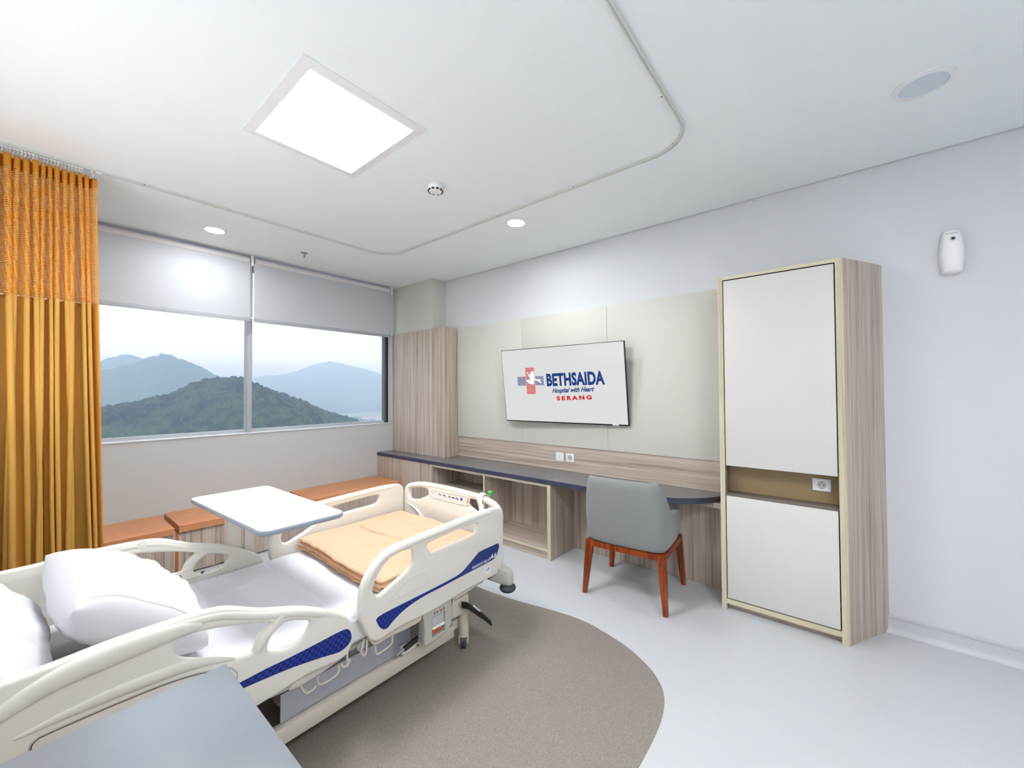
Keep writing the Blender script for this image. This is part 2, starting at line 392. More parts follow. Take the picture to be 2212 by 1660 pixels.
# ------------------------------------------------------------------ landscape outside
def hazy():
    def hill_mat(name, a, c, sc):
        m = bpy.data.materials.new(name); m.use_nodes = True; nt = m.node_tree; b = nt.nodes['Principled BSDF']; b.inputs['Roughness'].default_value = 1; b.inputs['Specular IOR Level'].default_value = 0
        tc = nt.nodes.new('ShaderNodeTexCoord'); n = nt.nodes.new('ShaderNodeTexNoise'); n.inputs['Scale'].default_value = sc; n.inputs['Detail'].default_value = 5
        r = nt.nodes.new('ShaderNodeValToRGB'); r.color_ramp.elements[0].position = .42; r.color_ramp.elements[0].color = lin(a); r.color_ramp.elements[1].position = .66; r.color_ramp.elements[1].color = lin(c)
        nt.links.new(tc.outputs['Object'], n.inputs['Vector']); nt.links.new(n.outputs['Fac'], r.inputs[0]); 
        if sc > .01:
            v = nt.nodes.new('ShaderNodeTexVoronoi'); v.inputs['Scale'].default_value = .21; nt.links.new(tc.outputs['Object'], v.inputs['Vector'])
            sp = nt.nodes.new('ShaderNodeSeparateColor'); nt.links.new(v.outputs['Color'], sp.inputs[0])
            mx = nt.nodes.new('ShaderNodeMath'); mx.operation = 'MULTIPLY_ADD'; mx.inputs[1].default_value = .34
            ad = nt.nodes.new('ShaderNodeMath'); ad.operation = 'SUBTRACT'; ad.inputs[1].default_value = .17; nt.links.new(n.outputs['Fac'], ad.inputs[0])
            nt.links.new(sp.outputs[0], mx.inputs[0]); nt.links.new(ad.outputs[0], mx.inputs[2]); nt.links.new(mx.outputs[0], r.inputs[0])
        nt.links.new(r.outputs[0], b.inputs['Base Color']); return m
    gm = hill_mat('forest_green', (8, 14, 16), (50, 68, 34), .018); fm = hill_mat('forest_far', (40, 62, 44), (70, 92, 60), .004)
    plain = hill_mat('plain_fields', (96, 118, 84), (170, 168, 140), .01)
    def ray_at(px, D):
        yaw, pitch, roll = 0.691, 0.0185, -0.0055
        f = Vector((-math.sin(yaw)*math.cos(pitch), math.cos(yaw)*math.cos(pitch), math.sin(pitch))); r = Vector((math.cos(yaw), math.sin(yaw), 0)); u = r.cross(f)
        r2 = math.cos(roll)*r+math.sin(roll)*u; u2 = r2.cross(f)
        d = f+r2*((px[0]-1106)/867.4059)-u2*((px[1]-830)/867.4059); t = (-D-CAM.x)/d.x; return (CAM.y+d.y*t, CAM.z+d.z*t)
    def ridge(name, prof, D, W, low, m, ny, nx, bump, cell, seed):
        P = sorted(ray_at(p, D) for p in prof)
        y0, y1 = P[0][0], P[-1][0]
        def hz(y):
            for a, b in zip(P, P[1:]):
                if a[0] <= y <= b[0]: return a[1]+(b[1]-a[1])*(y-a[0])/(b[0]-a[0])
            return P[0][1] if y < y0 else P[-1][1]
        vs = []; fs = []
        for i in range(nx+1):
            s = -1+1.4*i/nx                     # -1 foot of the near slope, 0 ridge, .4 behind
            x = -D-s*W
            k = 1-abs(s)**1.5 if s <= 0 else 1-1.2*s*s
            for j in range(ny+1):
                y = y0+(y1-y0)*j/ny
                top = hz(y)
                z = low+(top-low)*max(k, 0)
                n1 = noise.noise(Vector((x/(W*.35), y/(W*.35), seed)))*.13*(top-low)*(1-k)*1.6
                cell_n = noise.cell_vector(Vector((x/cell, y/cell, seed))).x
                dd = noise.voronoi(Vector((x/cell, y/cell, seed)))[0][0]
                z += n1 + bump*(1-min(dd*1.3, 1)**2)*(.6+.4*cell_n)-bump*.6
                vs.append((x, y, z))
        for i in range(nx):
            for j in range(ny):
                a = i*(ny+1)+j; fs.append((a, a+1, a+ny+2, a+ny+1))
        me = bpy.data.meshes.new(name); me.from_pydata(vs, [], fs); o = link(name, me, m, smooth=True); struct(o); return o
    near = [(80, 902), (160, 893), (205, 884), (255, 875), (292, 871), (343, 858), (376, 854), (405, 838.6), (431, 826), (462, 817), (487, 819), (513, 815), (534, 822), (546, 831), (571, 841.5), (602, 848), (626, 857), (640, 866), (652, 871), (671, 883), (676, 880), (693, 884), (697, 894), (726, 895), (757, 905), (762, 925), (780, 950), (850, 990)]
    ridge('hill_near', near, 420, 260, -95, gm, 860, 420, 5.5, 5.2, 3.1)
    mid = [(60, 840), (140, 815), (215, 802), (251, 793.6), (292, 783), (315, 775), (339, 768), (358, 765), (374, 772), (394.6, 779), (425, 794.6), (460, 815), (500, 836), (560, 862), (640, 884), (720, 900)]
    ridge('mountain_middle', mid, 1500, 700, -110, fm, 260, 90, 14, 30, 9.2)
    back = [(60, 815), (150, 795), (215, 780), (240, 773), (255, 769), (276, 765), (286, 767), (306.5, 776), (340, 792), (400, 820), (480, 850), (560, 880)]
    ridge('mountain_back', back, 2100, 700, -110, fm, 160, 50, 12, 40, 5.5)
    far = [(420, 860), (500, 830), (544, 819), (580, 812), (623, 808), (657.5, 800), (683, 790), (705.6, 781), (729.6, 786.5), (760.6, 798.5), (795, 814), (826, 826), (860, 840), (900, 855), (960, 876)]
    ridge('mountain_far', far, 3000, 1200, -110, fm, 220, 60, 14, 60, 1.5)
    g = bpy.data.meshes.new('plain'); g.from_pydata([(-14, -6000, -100), (-14, 9000, -100), (-9000, 9000, -100), (-9000, -6000, -100)], [], [(0, 1, 2, 3)])
    struct(link('ground', g, plain))
    # low pale buildings on the plain near the foot of the hill
    rnd = random.Random(4)
    for k, px in enumerate([(768, 911), (781, 909), (792, 907), (805, 905), (818, 907), (774, 914)]):
        D = 1000
        y, z = ray_at(px, D); D2 = -CAM.x + (D+CAM.x)*(-100-CAM.z)/(z-CAM.z); y, z = ray_at(px, D2); h = 7+rnd.random()*5
        b = thing('village_house', ['pale house by the foot of the green hill', 'orange roofed house right of the green hill', 'small white house on the plain', 'low long house on the misty plain', 'cream house nearest the window edge', 'white roofed shed below the hill end'][k], 'house', (-D2, y, -100), 0, 'distant houses seen through the window')
        bm = bmesh.new(); abox(bm, -6, 6, -9, 9, 0, h); fin('wall', bm, 'door', b)
        bm = aprism(bmesh.new(), [(-10, h), (10, h), (0, h+5)], -7, 7, YZ); fin('roof', bm, 'orange' if k in (1, 3) else 'leather', b)
    # haze over the valley
    hm = bpy.data.materials.new('valley_haze'); hm.use_nodes = True; nt = hm.node_tree; nt.nodes.remove(nt.nodes['Principled BSDF'])
    vsn = nt.nodes.new('ShaderNodeVolumeScatter'); vsn.inputs['Color'].default_value = (.80, .90, 1, 1); vsn.inputs['Density'].default_value = HAZE
    nt.links.new(vsn.outputs[0], nt.nodes['Material Output'].inputs['Volume'])
    bm = bmesh.new(); abox(bm, -6000, -25, -3000, 6000, -99.5, 300)
    o = fin('haze', bm, hm); struct(o)
HAZE = 0.0007
hazy()

# ------------------------------------------------------------------ ceiling fittings
def ceiling_panel(name, label, x0, x1, y0, y1):
    t = thing(name, label, 'ceiling light', ((x0+x1)/2, (y0+y1)/2, H), group='recessed ceiling light panels')
    bm = bmesh.new(); w = .052
    o = [(x0-w, y0-w), (x1+w, y0-w), (x1+w, y1+w), (x0-w, y1+w)]; i = [(x0, y0), (x1, y0), (x1, y1), (x0, y1)]
    zo, zi = H-.006, H-.012
    vo = [bm.verts.new((*p, zo)) for p in o]; vi = [bm.verts.new((*p, zi)) for p in i]; vt = [bm.verts.new((*p, H+.0)) for p in o]
    for k in range(4):
        bm.faces.new((vo[k], vo[(k+1) % 4], vi[(k+1) % 4], vi[k])); bm.faces.new((vo[k], vo[(k+1) % 4], vt[(k+1) % 4], vt[k]))
    fin('lamp_frame', bm, 'white', t, world=True)
    box('diffuser', x0, x1, y0, y1, H-.011, H-.004, 'lamp', t)
ceiling_panel('ceiling_light', 'large square lit light panel recessed in the white ceiling', 2.418, 3.092, -2.750, -2.189)
def added_fill_uplight():  # out of view, added to throw extra light onto the ceiling
    t = thing('added_fill_uplight', 'added unseen fill uplight above the bed head, brightening the ceiling', 'fill light', (2.7, YS, 1.25))
    bm = bmesh.new()
    aprism(bm, [(YS+.001, 1.20), (YS+.07, 1.20), (YS+.10, 1.24), (YS+.10, 1.29), (YS+.092, 1.29), (YS+.092, 1.245), (YS+.065, 1.21), (YS+.001, 1.21)], 1.5, 3.9, YZ)
    fin('housing', bm, 'white', t, world=True)
    box('fill_strip', 1.52, 3.88, YS+.012, YS+.088, 1.262, 1.277, 'fill_uplamp', t)
added_fill_uplight()
ceiling_panel('ceiling_light', 'added unseen fill light panel on the ceiling behind the viewer', 5.75, 6.42, -3.35, -2.79)  # second panel out of view, added to brighten the room
def downlight(label, x, y, r=.072, lit=True, ring=.012):
    t = thing('downlight', label, 'downlight', (x, y, H), group='round ceiling downlights')
    lathe('trim_ring', [(r+ring, 0.0), (r+ring, -.004), (r, -.007), (r-.002, 0.0)], (x, y, H), 'white', t, 40)
    lathe('diffuser', [(r-.001, -.001), (r-.001, -.005), (r*.9, -.0055)], (x, y, H), 'downlamp' if lit else 'grate', t, 40)
downlight('small round lit downlight in the ceiling near the window blinds', .584, -2.484)
downlight('small round lit downlight in the ceiling beyond the curtain track', 2.748, -.853)
def speaker():
    x, y = 5.236, -.815
    t = thing('ceiling_speaker', 'large unlit round disc with blue-grey face, ceiling right side', 'speaker', (x, y, H))
    lathe('trim_ring', [(.112, 0.0), (.112, -.004), (.088, -.010), (.086, 0.0)], (x, y, H), 'white', t, 48)
    lathe('grille', [(.0865, -.001), (.0865, -.006), (.07, -.0062)], (x, y, H), 'grate', t, 48)
speaker()
def smoke():
    x, y = 2.71, -1.715
    t = thing('smoke_detector', 'white domed smoke detector with dark slots on the ceiling', 'smoke detector', (x, y, H))
    lathe('detector_body', [(.053, 0.0), (.055, -.004), (.055, -.024), (.052, -.028), (.050, -.036), (.043, -.050), (.030, -.056), (.015, -.057)], (x, y, H), 'white', t, 40)
    for k in range(10):
        a = 2*PI*k/10+.2
        m = Matrix.Translation((x, y, H-.043)) @ Matrix.Rotation(a, 4, 'Z') @ Matrix.Translation((.0485, 0, 0)) @ Matrix.Rotation(-.45, 4, 'Y')
        box('vent_slot', -.003, .003, -.009, .009, -.007, .007, 'hole', t, mtx=m)
smoke()
def sprinkler():
    x, y = .569, -1.703
    t = thing('fire_sprinkler', 'small steel fire sprinkler hanging from ceiling near the blinds', 'sprinkler', (x, y, H))
    lathe('escutcheon', [(.036, 0), (.036, -.003), (.02, -.008), (.01, -.009)], (x, y, H), 'steel', t, 28)
    lathe('stem', [(.007, -.008), (.007, -.03), (.004, -.034), (.004, -.045)], (x, y, H), 'steel', t, 14)
    lathe('glass_bulb', [(.003, -.02), (.0045, -.03), (.003, -.043)], (x+.006, y, H), 'red', t, 10)
    lathe('deflector', [(.012, -.045), (.012, -.047)], (x, y, H), 'steel', t, 20)
sprinkler()

# ------------------------------------------------------------------ curtain track, hooks and curtain
RX = 1.172; RY = -1.068; RX2 = 4.262
def track():
    t = thing('curtain_track', 'pale metal curtain track curving round the ceiling above the bed', 'curtain track', (RX, -2.5, H))
    def arc(cx, cy, r, a0, a1, n=10): return [(cx+r*math.cos(a0+(a1-a0)*i/n), cy+r*math.sin(a0+(a1-a0)*i/n)) for i in range(n+1)]
    r = .24
    path = [(RX, YS+.06), (RX, -3.0), (RX-.012, -1.8)]+arc(RX-.01+r, RY-r, r, PI, PI/2)+[(2.6, RY)]+arc(RX2-r, RY-r, r, PI/2, 0)+[(RX2, -1.8), (RX2+.01, -2.6), (RX2+.01, YS+.06)]
    bm = bmesh.new(); w = .011; hgt = .017
    prof = [(-w, 0), (-w, -hgt), (-.003, -hgt), (-.003, -hgt+.004), (.003, -hgt+.004), (.003, -hgt), (w, -hgt), (w, 0)]
    rings = []
    for i, p in enumerate(path):
        a = Vector(path[max(i-1, 0)]); b = Vector(path[min(i+1, len(path)-1)]); d = (b-a).normalized(); nrm = Vector((d.y, -d.x))
        rings.append([bm.verts.new((p[0]+nrm.x*q, p[1]+nrm.y*q, H+h)) for q, h in prof])
    for r0, r1 in zip(rings, rings[1:]):
        for j in range(len(prof)): bm.faces.new((r0[j], r0[(j+1) % 8], r1[(j+1) % 8], r1[j]))
    fin('rail', bm, 'track', t, world=True)
    for x, y in [(RX, -3.039), (RX-.006, -2.419), (RX-.012, -1.649), (RX+.03, -1.13), (1.954, RY), (2.726, RY), (3.458, RY), (4.18, -1.13), (RX2, -1.556), (RX2+.01, -2.3)]:
        bx, by = (x+.016, y) if x < 1.3 or x > 4.15 else (x, y-.016)
        if x > 4.15: bx = x-.016
        br = lathe('bracket', [(.012, 0), (.012, -.007), (.009, -.010)], (bx, by, H), 'white', t, 14)
        lathe('screw', [(.0045, -.0101), (.0045, -.0108)], (bx, by, H), 'screwhole', br, 10)
    n = 0
    y = -3.335
    while y > -3.95:
        bm = bmesh.new(); alathe(bm, [(.0062, -.006), (.0062, .006)], (RX, y, H-.024), 12, 'x')
        atube(bm, [(RX, y, H-.028), (RX, y+.003, H-.036), (RX, y-.002, H-.044), (RX, y, H-.052)], .0024, 6)
        fin('curtain_glider', bm, 'white', t, world=True, sharp=50); y -= .0145; n += 1
    bm = bmesh.new(); alathe(bm, [(.0062, -.006), (.0062, .006)], (RX, -3.292, H-.024), 12, 'x')
    atube(bm, [(RX, -3.292, H-.028), (RX, -3.285, H-.04), (RX, -3.284, H-.055)], .002, 6); fin('curtain_glider', bm, 'white', t, world=True, sharp=50)
    box('end_stop', RX-.01, RX+.01, -3.275, -3.245, H-.026, H-.0175, 'white', t)
track()
def curtain():
    t = thing('privacy_curtain', 'ochre pleated hospital curtain with open net top at left edge', 'curtain', (RX, -3.6, 0))
    # pleat centres measured along the track; the pleats hang wider and flatter towards the floor
    rnd = random.Random(11)
    yfree = -3.272; pitch = [.030, .026, .036, .033, .030, .026, .027, .034, .036, .034, .040, .040, .04, .04, .04, .04, .04, .04]
    ys = [yfree-.030]
    for p in pitch: ys.append(ys[-1]-p)
    ztop = H-.058
    samples = []                      # (y, depth, u)
    def section(z):
        g = max(0, min(1, (ztop-z)/2.9)); pts = []
        sp = 1+.10*g
        # free flat edge
        for q in range(5):
            f = q/4; pts.append((yfree+.062*g+.0-.03*f, .034-.05*f+.010*math.sin(f*3+g*2)))
        for i in range(len(ys)-1):
            a, b = ys[i], ys[i+1]; c = (a+b)/2; wdt = (a-b)
            amp = (.034+.012*math.sin(i*2.1))*(1+.9*g*math.sin(i*1.3+1)) + .010*g
            sh = .020*g*math.sin(i*1.9+.5)+.005*math.sin(z*2.3+i*1.7)*g
            for q in range(12):
                f = q/12; ph = 2*PI*f
                yy = a-wdt*f + .30*wdt*math.sin(2*ph)*(-1)*.8 + sh
                xx = -amp*math.cos(ph)*(1 if (i % 3) else .8) + .004*math.sin(z*5+i)
                pts.append((yfree+(yy-yfree)*1.0+.062*g*math.exp(-(i)/9)+ .026*g*math.sin(i*2.7), xx))
        return pts
    def sheet(name, za, zb, nz, m, label=None, scallop=False, off=0):
        bm = bmesh.new(); uvl = bm.loops.layers.uv.new('cloth'); rows = []
        for k in range(nz+1):
            z = za+(zb-za)*k/nz; pts = section(z); u = 0; row = []
            for j, (yy, xx) in enumerate(pts):
                if j: u += math.hypot(pts[j][0]-pts[j-1][0], pts[j][1]-pts[j-1][1])
                droop = (-.035 if j < 3 else (-.012 if j < 5 else 0))*(1 if k == 0 and scallop else 0)
                if scallop and k == 0 and j >= 5: droop -= .008*abs(math.sin((j-5)/12*PI+.2))
                row.append((bm.verts.new((RX+.0+xx+off, yy, z+droop)), u))
            rows.append((z, row))
        for (z0, r0), (z1, r1) in zip(rows, rows[1:]):
            for j in range(len(r0)-1):
                f = bm.faces.new((r0[j][0], r0[j+1][0], r1[j+1][0], r1[j][0])); f.smooth = True
                for lp, (uu, zz) in zip(f.loops, ((r0[j][1], z0), (r0[j+1][1], z0), (r1[j+1][1], z1), (r1[j][1], z1))): lp[uvl].uv = (uu, zz)
        me = bpy.data.meshes.new(name); bm.to_mesh(me); bm.free(); o = link(name, me, m, t, True, label, world=True)
        if m != 'net':
            so = o.modifiers.new('cloth_thickness', 'SOLIDIFY'); so.thickness = .0012
        return o
    sheet('header_band', ztop, ztop-.075, 4, 'curtain_top', 'plain amber heading band of the curtain', scallop=True)
    sheet('net_panel', ztop-.075, 2.135, 30, 'net', 'open amber net upper part of the curtain')
    sheet('cloth_panel', 2.135, .10, 60, 'curtain')
    sheet('hem', .10, .05, 2, 'curtain')
    # sewn tag at the free corner
    box('sewn_tag', RX+.020, RX+.0215, -3.286, -3.264, ztop-.085, ztop-.022, 'clothtag', t)
curtain()

# ------------------------------------------------------------------ roller blinds
def blind(label, y0, y1, chain_y):
    t = thing('roller_blind', label, 'blind', (.06, (y0+y1)/2, H), group='roller blinds over the window')
    tube('roller_tube', [(.062, y0+.012, H-.060), (.062, y1-.012, H-.060)], .033, 'blindbox', t, 24)
    box('top_rail', .01, .045, y0, y1, H-.022, H-.0001, 'alu', t)
    box('fabric', .082, .084, y0+.003, y1-.003, 2.335, H-.085, 'blindcloth', t)
    bm = bmesh.new(); aprism(bm, [(.076, 2.305), (.090, 2.305), (.092, 2.318), (.088, 2.345), (.078, 2.345)], y0+.002, y1-.002, lambda a, b, c: (a, c, b))
    fin('bottom_bar', bm, 'blindbar', t, world=True, sharp=50)
    box('end_bracket', .03, .098, chain_y-.011, chain_y+.011, H-.115, H-.001, 'white', t, bev=.006)
    for dx in (-.008, .012):
        c = bmesh.new(); z = H-.118
        while z > 2.345:
            r = bmesh.ops.create_icosphere(c, subdivisions=1, radius=.0035)
            bmesh.ops.translate(c, vec=(.085, chain_y+dx, z), verts=r['verts']); z -= .0125
        o = fin('bead_chain', c, 'white', t, world=True); o['kind'] = 'stuff'
        tube('chain_cord', [(.085, chain_y+dx, H-.11), (.085, chain_y+dx, 2.34)], .0012, 'white', o, 6)
    box('chain_weight', .080, .090, chain_y-.012, chain_y+.016, 2.336, 2.350, 'white', t, bev=.003)
blind('left grey roller blind, half lowered, beside the ochre curtain', -3.97, -2.042, -2.028)
blind('right grey roller blind, half lowered, ending at the corner pillar', -2.013, -.338, -.318)

# ------------------------------------------------------------------ fitted joinery on the TV wall
CZ = .735; CF = -.492
def tower():
    t = thing('wooden_tower', 'tall wood-laminate corner tower standing on the slate counter', 'cabinet', (.55, -.12, CZ))
    box('front_panel', .0005, 1.075, -.250, -.228, CZ, 2.36, 'wood_v', t)
    box('side_panel', 1.075, 1.098, -.250, -.002, CZ, 2.36, 'wood_v', t)
    box('top_panel', .0005, 1.075, -.228, -.223, CZ+.01, 2.36, 'wood_h', t)
tower()
def counter():
    t = thing('counter_top', 'long dark slate countertop along the TV wall left of joint', 'countertop', (1.4, -.25, CZ))
    z0 = CZ-.043
    box('slab', .0005, 2.793, CF, -.0005, z0+.001, CZ, 'counter', t, bev=.0015, label=None)
    box('front_edge', .0005, 2.793, CF-.002, CF, z0, CZ-.001, 'counter_edge', t, label='dark navy grey front edging')
    t = thing('desk', 'desk with dark slate top, curved right end, behind the chair', 'desk', (3.5, -.25, 0))
    L = [(2.796, -.0005), (2.796, CF)]+smooth_loop([(3.2, CF), (3.55, CF), (3.734, CF+.018), (3.86, -.43), (3.978, -.362), (4.086, -.268), (4.165, -.15), (4.205, -.06)], 4, closed=False)+[(4.222, -.0005)]
    fin('desk_slab', aprism(bmesh.new(), L, z0+.001, CZ), 'counter', t, world=True, sharp=30)
    e = L[1:-1]; bm = bmesh.new()
    top = [bm.verts.new((x, y-.0015, CZ-.001)) for x, y in e]; bot = [bm.verts.new((x, y-.0015, z0)) for x, y in e]
    ti = [bm.verts.new((x-.004, y+.004, CZ-.001)) for x, y in e]; bi = [bm.verts.new((x-.004, y+.004, z0)) for x, y in e]
    for i in range(len(e)-1):
        for A, B in ((top, bot), (bot, bi), (bi, ti), (ti, top)): bm.faces.new((A[i], A[i+1], B[i+1], B[i]))
    fin('front_edge', bm, 'counter_edge', t, world=True, sharp=50, label='dark navy grey front edging')
    box('back_panel', 2.84, 4.222, -.075, -.055, 0.001, CZ-.044, 'wood_v', t)
    box('under_rail', 3.84, 4.222, -.20, -.18, CZ-.080, CZ-.044, 'wood_h', t)
counter()
def low_cabinet():
    t = thing('low_cabinet', 'low open-fronted wood cabinet under the slate counter', 'cabinet', (1.4, -.25, 0))
    zt = CZ-.044; yb = -.02; yf = CF+.004
    box('end_panel', .0005, 1.125, yf, yf+.02, 0.001, zt, 'wood_v', t, label='plain wood front panel beside the bench')
    def upright(x0, x1):
        o = box('upright', x0, x1, yf+.002, yb, 0.001, zt-.0005, 'wood_v', t); box('edge_band', x0, x1, yf-.001, yf+.0015, 0.001, zt-.0005, 'edge', o)
    upright(1.130, 1.144); upright(1.990, 2.008); upright(2.80, 2.836)
    for x0, x1, mid in ((1.146, 1.988, .42), (2.010, 2.798, None)):
        o = box('top_rail', x0, x1, yf+.004, yf+.02, zt-.024, zt-.001, 'wood_h', t); box('edge_band', x0, x1, yf+.001, yf+.0035, zt-.011, zt-.001, 'edge_x', o)
        box('back_panel', x0, x1, yb-.02, yb-.001, .08, zt-.002, 'wood_v', t)
        o = box('bottom_shelf', x0, x1, yf+.004, yb-.021, .075, .095, 'wood_h', t); box('edge_band', x0, x1, yf+.0005, yf+.0035, .072, .097, 'edge_x', o)
        if mid:
            o = box('middle_shelf', x0, x1, yf+.03, yb-.021, mid, mid+.02, 'wood_h', t)
        box('plinth', x0, x1, yf+.012, yf+.03, 0.001, .071, 'wood_h', t)
    for z in (.06, .66):
        lathe('screw', [(.006, 0), (.006, .0015)], (2.836, yf+.05, z), 'steel', t, 12, 'x')
low_cabinet()
def wall_panels():
    t = thing('headboard_panelling', 'pale beige wall panelling in three boards behind the television', 'wall panel', (2.6, -.02, .98))
    xs = [1.105, 2.154, 3.184, 4.222]
    for a, b in zip(xs, xs[1:]):
        box('panel_board', a+.0012, b-.0012, -.030, -.001, .985, 2.362, 'panel', t, bev=.001)
    box('wood_strip', 1.099, 4.222, -.018, -.001, CZ+.001, .984, 'wood_h', t, label='wood grained strip above the counter')
wall_panels()
def socket(name, label, x0, x1, z0, z1, y, kind, par=None):
    t = thing(name, label, 'socket', ((x0+x1)/2, y, (z0+z1)/2), group='wall sockets')
    box('plate', x0, x1, y-.009, y, z0, z1, 'offwhite', t, bev=.0025)
    cx, cz = (x0+x1)/2, (z0+z1)/2
    if kind == 'plug':
        r = min(x1-x0, z1-z0)*.34
        box('insert', cx-r*1.22, cx+r*1.22, y-.0105, y-.009, cz-r*1.22, cz+r*1.22, 'white', t)
        lathe('ring', [(r, -.0107), (r, -.0125), (r*.93, -.013), (r*.88, -.0108)], (cx, y, cz), 'offwhite', t, 32, 'y')
        w = lathe('well', [(r*.88, -.0107), (r*.88, -.0112)], (cx, y, cz), 'greyplastic', t, 32, 'y')
        for dx in (-1, 1): lathe('pin_hole', [(r*.13, -.0113), (r*.13, -.0118)], (cx+dx*r*.42, y, cz), 'hole', w, 12, 'y')
        for dz in (-1, 1): box('earth_clip', cx-r*.14, cx+r*.14, y-.0125, y-.0111, cz+dz*r*.76-.0015, cz+dz*r*.76+.0015, 'hole', w)
    else:
        box('insert', cx-.026, cx+.026, y-.0105, y-.009, cz-.03, cz+.03, 'white', t)
        box('port', cx-.006, cx+.006, y-.0112, y-.0105, cz-.008, cz+.006, 'greyplastic', t)
        box('port_mark', cx-.003, cx+.003, y-.0108, y-.0105, cz+.012, cz+.020, 'greyplastic', t)
socket('data_socket', 'blank-looking white data outlet, left of the two above counter', 2.594, 2.692, .826, .916, -.0185, 'data')
socket('power_socket', 'white round power socket, right of the two above counter', 2.717, 2.813, .828, .917, -.0185, 'plug')

# ------------------------------------------------------------------ tall wardrobe
def wardrobe():
    xl, xr, xb, yf, yn, zt = 4.226, 4.922, 5.118, -.3716, -.001, 2.362
    t = thing('tall_wardrobe', 'tall wood wardrobe with off-white doors and middle niche', 'wardrobe', ((xl+xr)/2, -.18, 0))
    box('side_panel', xl, xl+.030, yf+.002, yn, 0.001, zt, 'wood_v', t)
    fin('side_panel', aprism(bmesh.new(), [(xr-.036, yf+.002), (xr-.006, yf+.002), (xb, yn), (xb-.036, yn)], 0.001, zt), 'wood_v', t, world=True)
    fin('top_panel', aprism(bmesh.new(), [(xl+.0305, yf+.002), (xr-.037, yf+.002), (xb-.038, yn), (xl+.0305, yn)], zt-.022, zt-.0005), 'wood_h', t, world=True)
    box('edge_band', xl-.001, xl+.0305, yf-.001, yf+.0015, 0.001, zt, 'edge', t)
    box('edge_band', xr-.036, xr-.010, yf-.001, yf+.0015, 0.001, zt, 'edge', t)
    box('edge_band', xr-.009, xr, yf-.001, yf+.0015, 0.001, zt, 'edge', t)
    box('edge_band', xl+.031, xr-.0365, yf-.001, yf+.0015, zt-.024, zt-.0005, 'edge_x', t)
    fin('back_panel', aprism(bmesh.new(), [(xl+.031, yn-.012), (xb-.044, yn-.012), (xb-.04, yn-.002), (xl+.031, yn-.002)], 0.02, zt-.03), 'wood_v', t, world=True)
    for nm, z0, z1 in (('upper_door', 1.016, 2.331), ('lower_door', .083, .800)):
        box(nm, xl+.036, xr-.042, yf+.002, yf+.022, z0, z1, 'door', t, bev=.001)
    box('niche_shelf', xl+.031, xr-.037, yf+.024, yn-.014, .795, .815, 'wood_shaded', t, label='niche shelf, its laminate darkened to stand for shade')
    box('niche_top', xl+.031, xr-.037, yf+.024, yn-.014, 1.018, 1.036, 'wood_h', t)
    box('niche_back', xl+.031, xr-.0365, yf+.120, yf+.132, .816, 1.017, 'niche', t, label='olive-brown board at the back of the niche')
    box('niche_side', xl+.0305, xl+.036, yf+.024, yf+.119, .816, 1.017, 'wood_shaded', t)
    o = box('bottom_rail', xl+.031, xr-.037, yf+.002, yn-.014, .045, .075, 'wood_h', t); box('edge_band', xl+.031, xr-.0365, yf-.001, yf+.0015, .043, .077, 'edge_x', o)
    box('plinth', xl+.031, xr-.037, yf+.045, yf+.06, 0.001, .044, 'wood_h', t)
    box('shadow_gap', xl+.0305, xr-.0365, yf+.006, yf+.012, 2.332, 2.338, 'hole', t)
wardrobe()
socket('power_socket', 'grey-white power socket inside the wardrobe niche', 4.748, 4.845, .893, .972, -.3716+.120, 'plug')

# ------------------------------------------------------------------ air freshener on the wall
def dispenser():
    t = thing('air_freshener_dispenser', 'white rounded dispenser mounted high on wall right of wardrobe', 'dispenser', (5.425, 0, 2.25))
    L = smooth_loop([(5.386, 2.255), (5.378, 2.36), (5.388, 2.470), (5.398, 2.495), (5.428, 2.502), (5.458, 2.495), (5.468, 2.470), (5.478, 2.36), (5.470, 2.255), (5.463, 2.243), (5.428, 2.240), (5.393, 2.243)], 3)
    bm = bmesh.new(); n = len(L); rings = []
    cx, cz = 5.428, 2.37
    for y, s in ((-.001, 1), (-.035, 1), (-.055, .97), (-.066, .88), (-.070, .70), (-.072, .3)):
        rings.append([bm.verts.new((cx+(x-cx)*s, y, cz+(z-cz)*(s+(1-s)*.25))) for x, z in L])
    for a, b in zip(rings, rings[1:]):
        for i in range(n): bm.faces.new((a[i], a[(i+1) % n], b[(i+1) % n], b[i]))
    bm.faces.new(rings[-1]); bm.faces.new(rings[0][::-1])
    fin('cover', bm, 'white', t, world=True, sharp=60)
    lathe('sensor', [(.0125, -.070), (.0125, -.0735), (.009, -.075), (.004, -.0735)], (5.428, 0, 2.440), 'steel', t, 24, 'y')
    lathe('sensor_eye', [(.006, -.0735), (.006, -.0758)], (5.428, 0, 2.440), 'hole', t, 16, 'y')
    rz = Matrix.Rotation(PI/2, 4, 'X')
    text('lettering', 'ecoair', .016, Matrix.Translation((5.416, -.0708, 2.468)) @ rz, 'teal', t, width=.036, height=.008)
    box('lettering_mark', 5.400, 5.413, -.0708, -.068, 2.470, 2.474, 'leather', t)
dispenser()

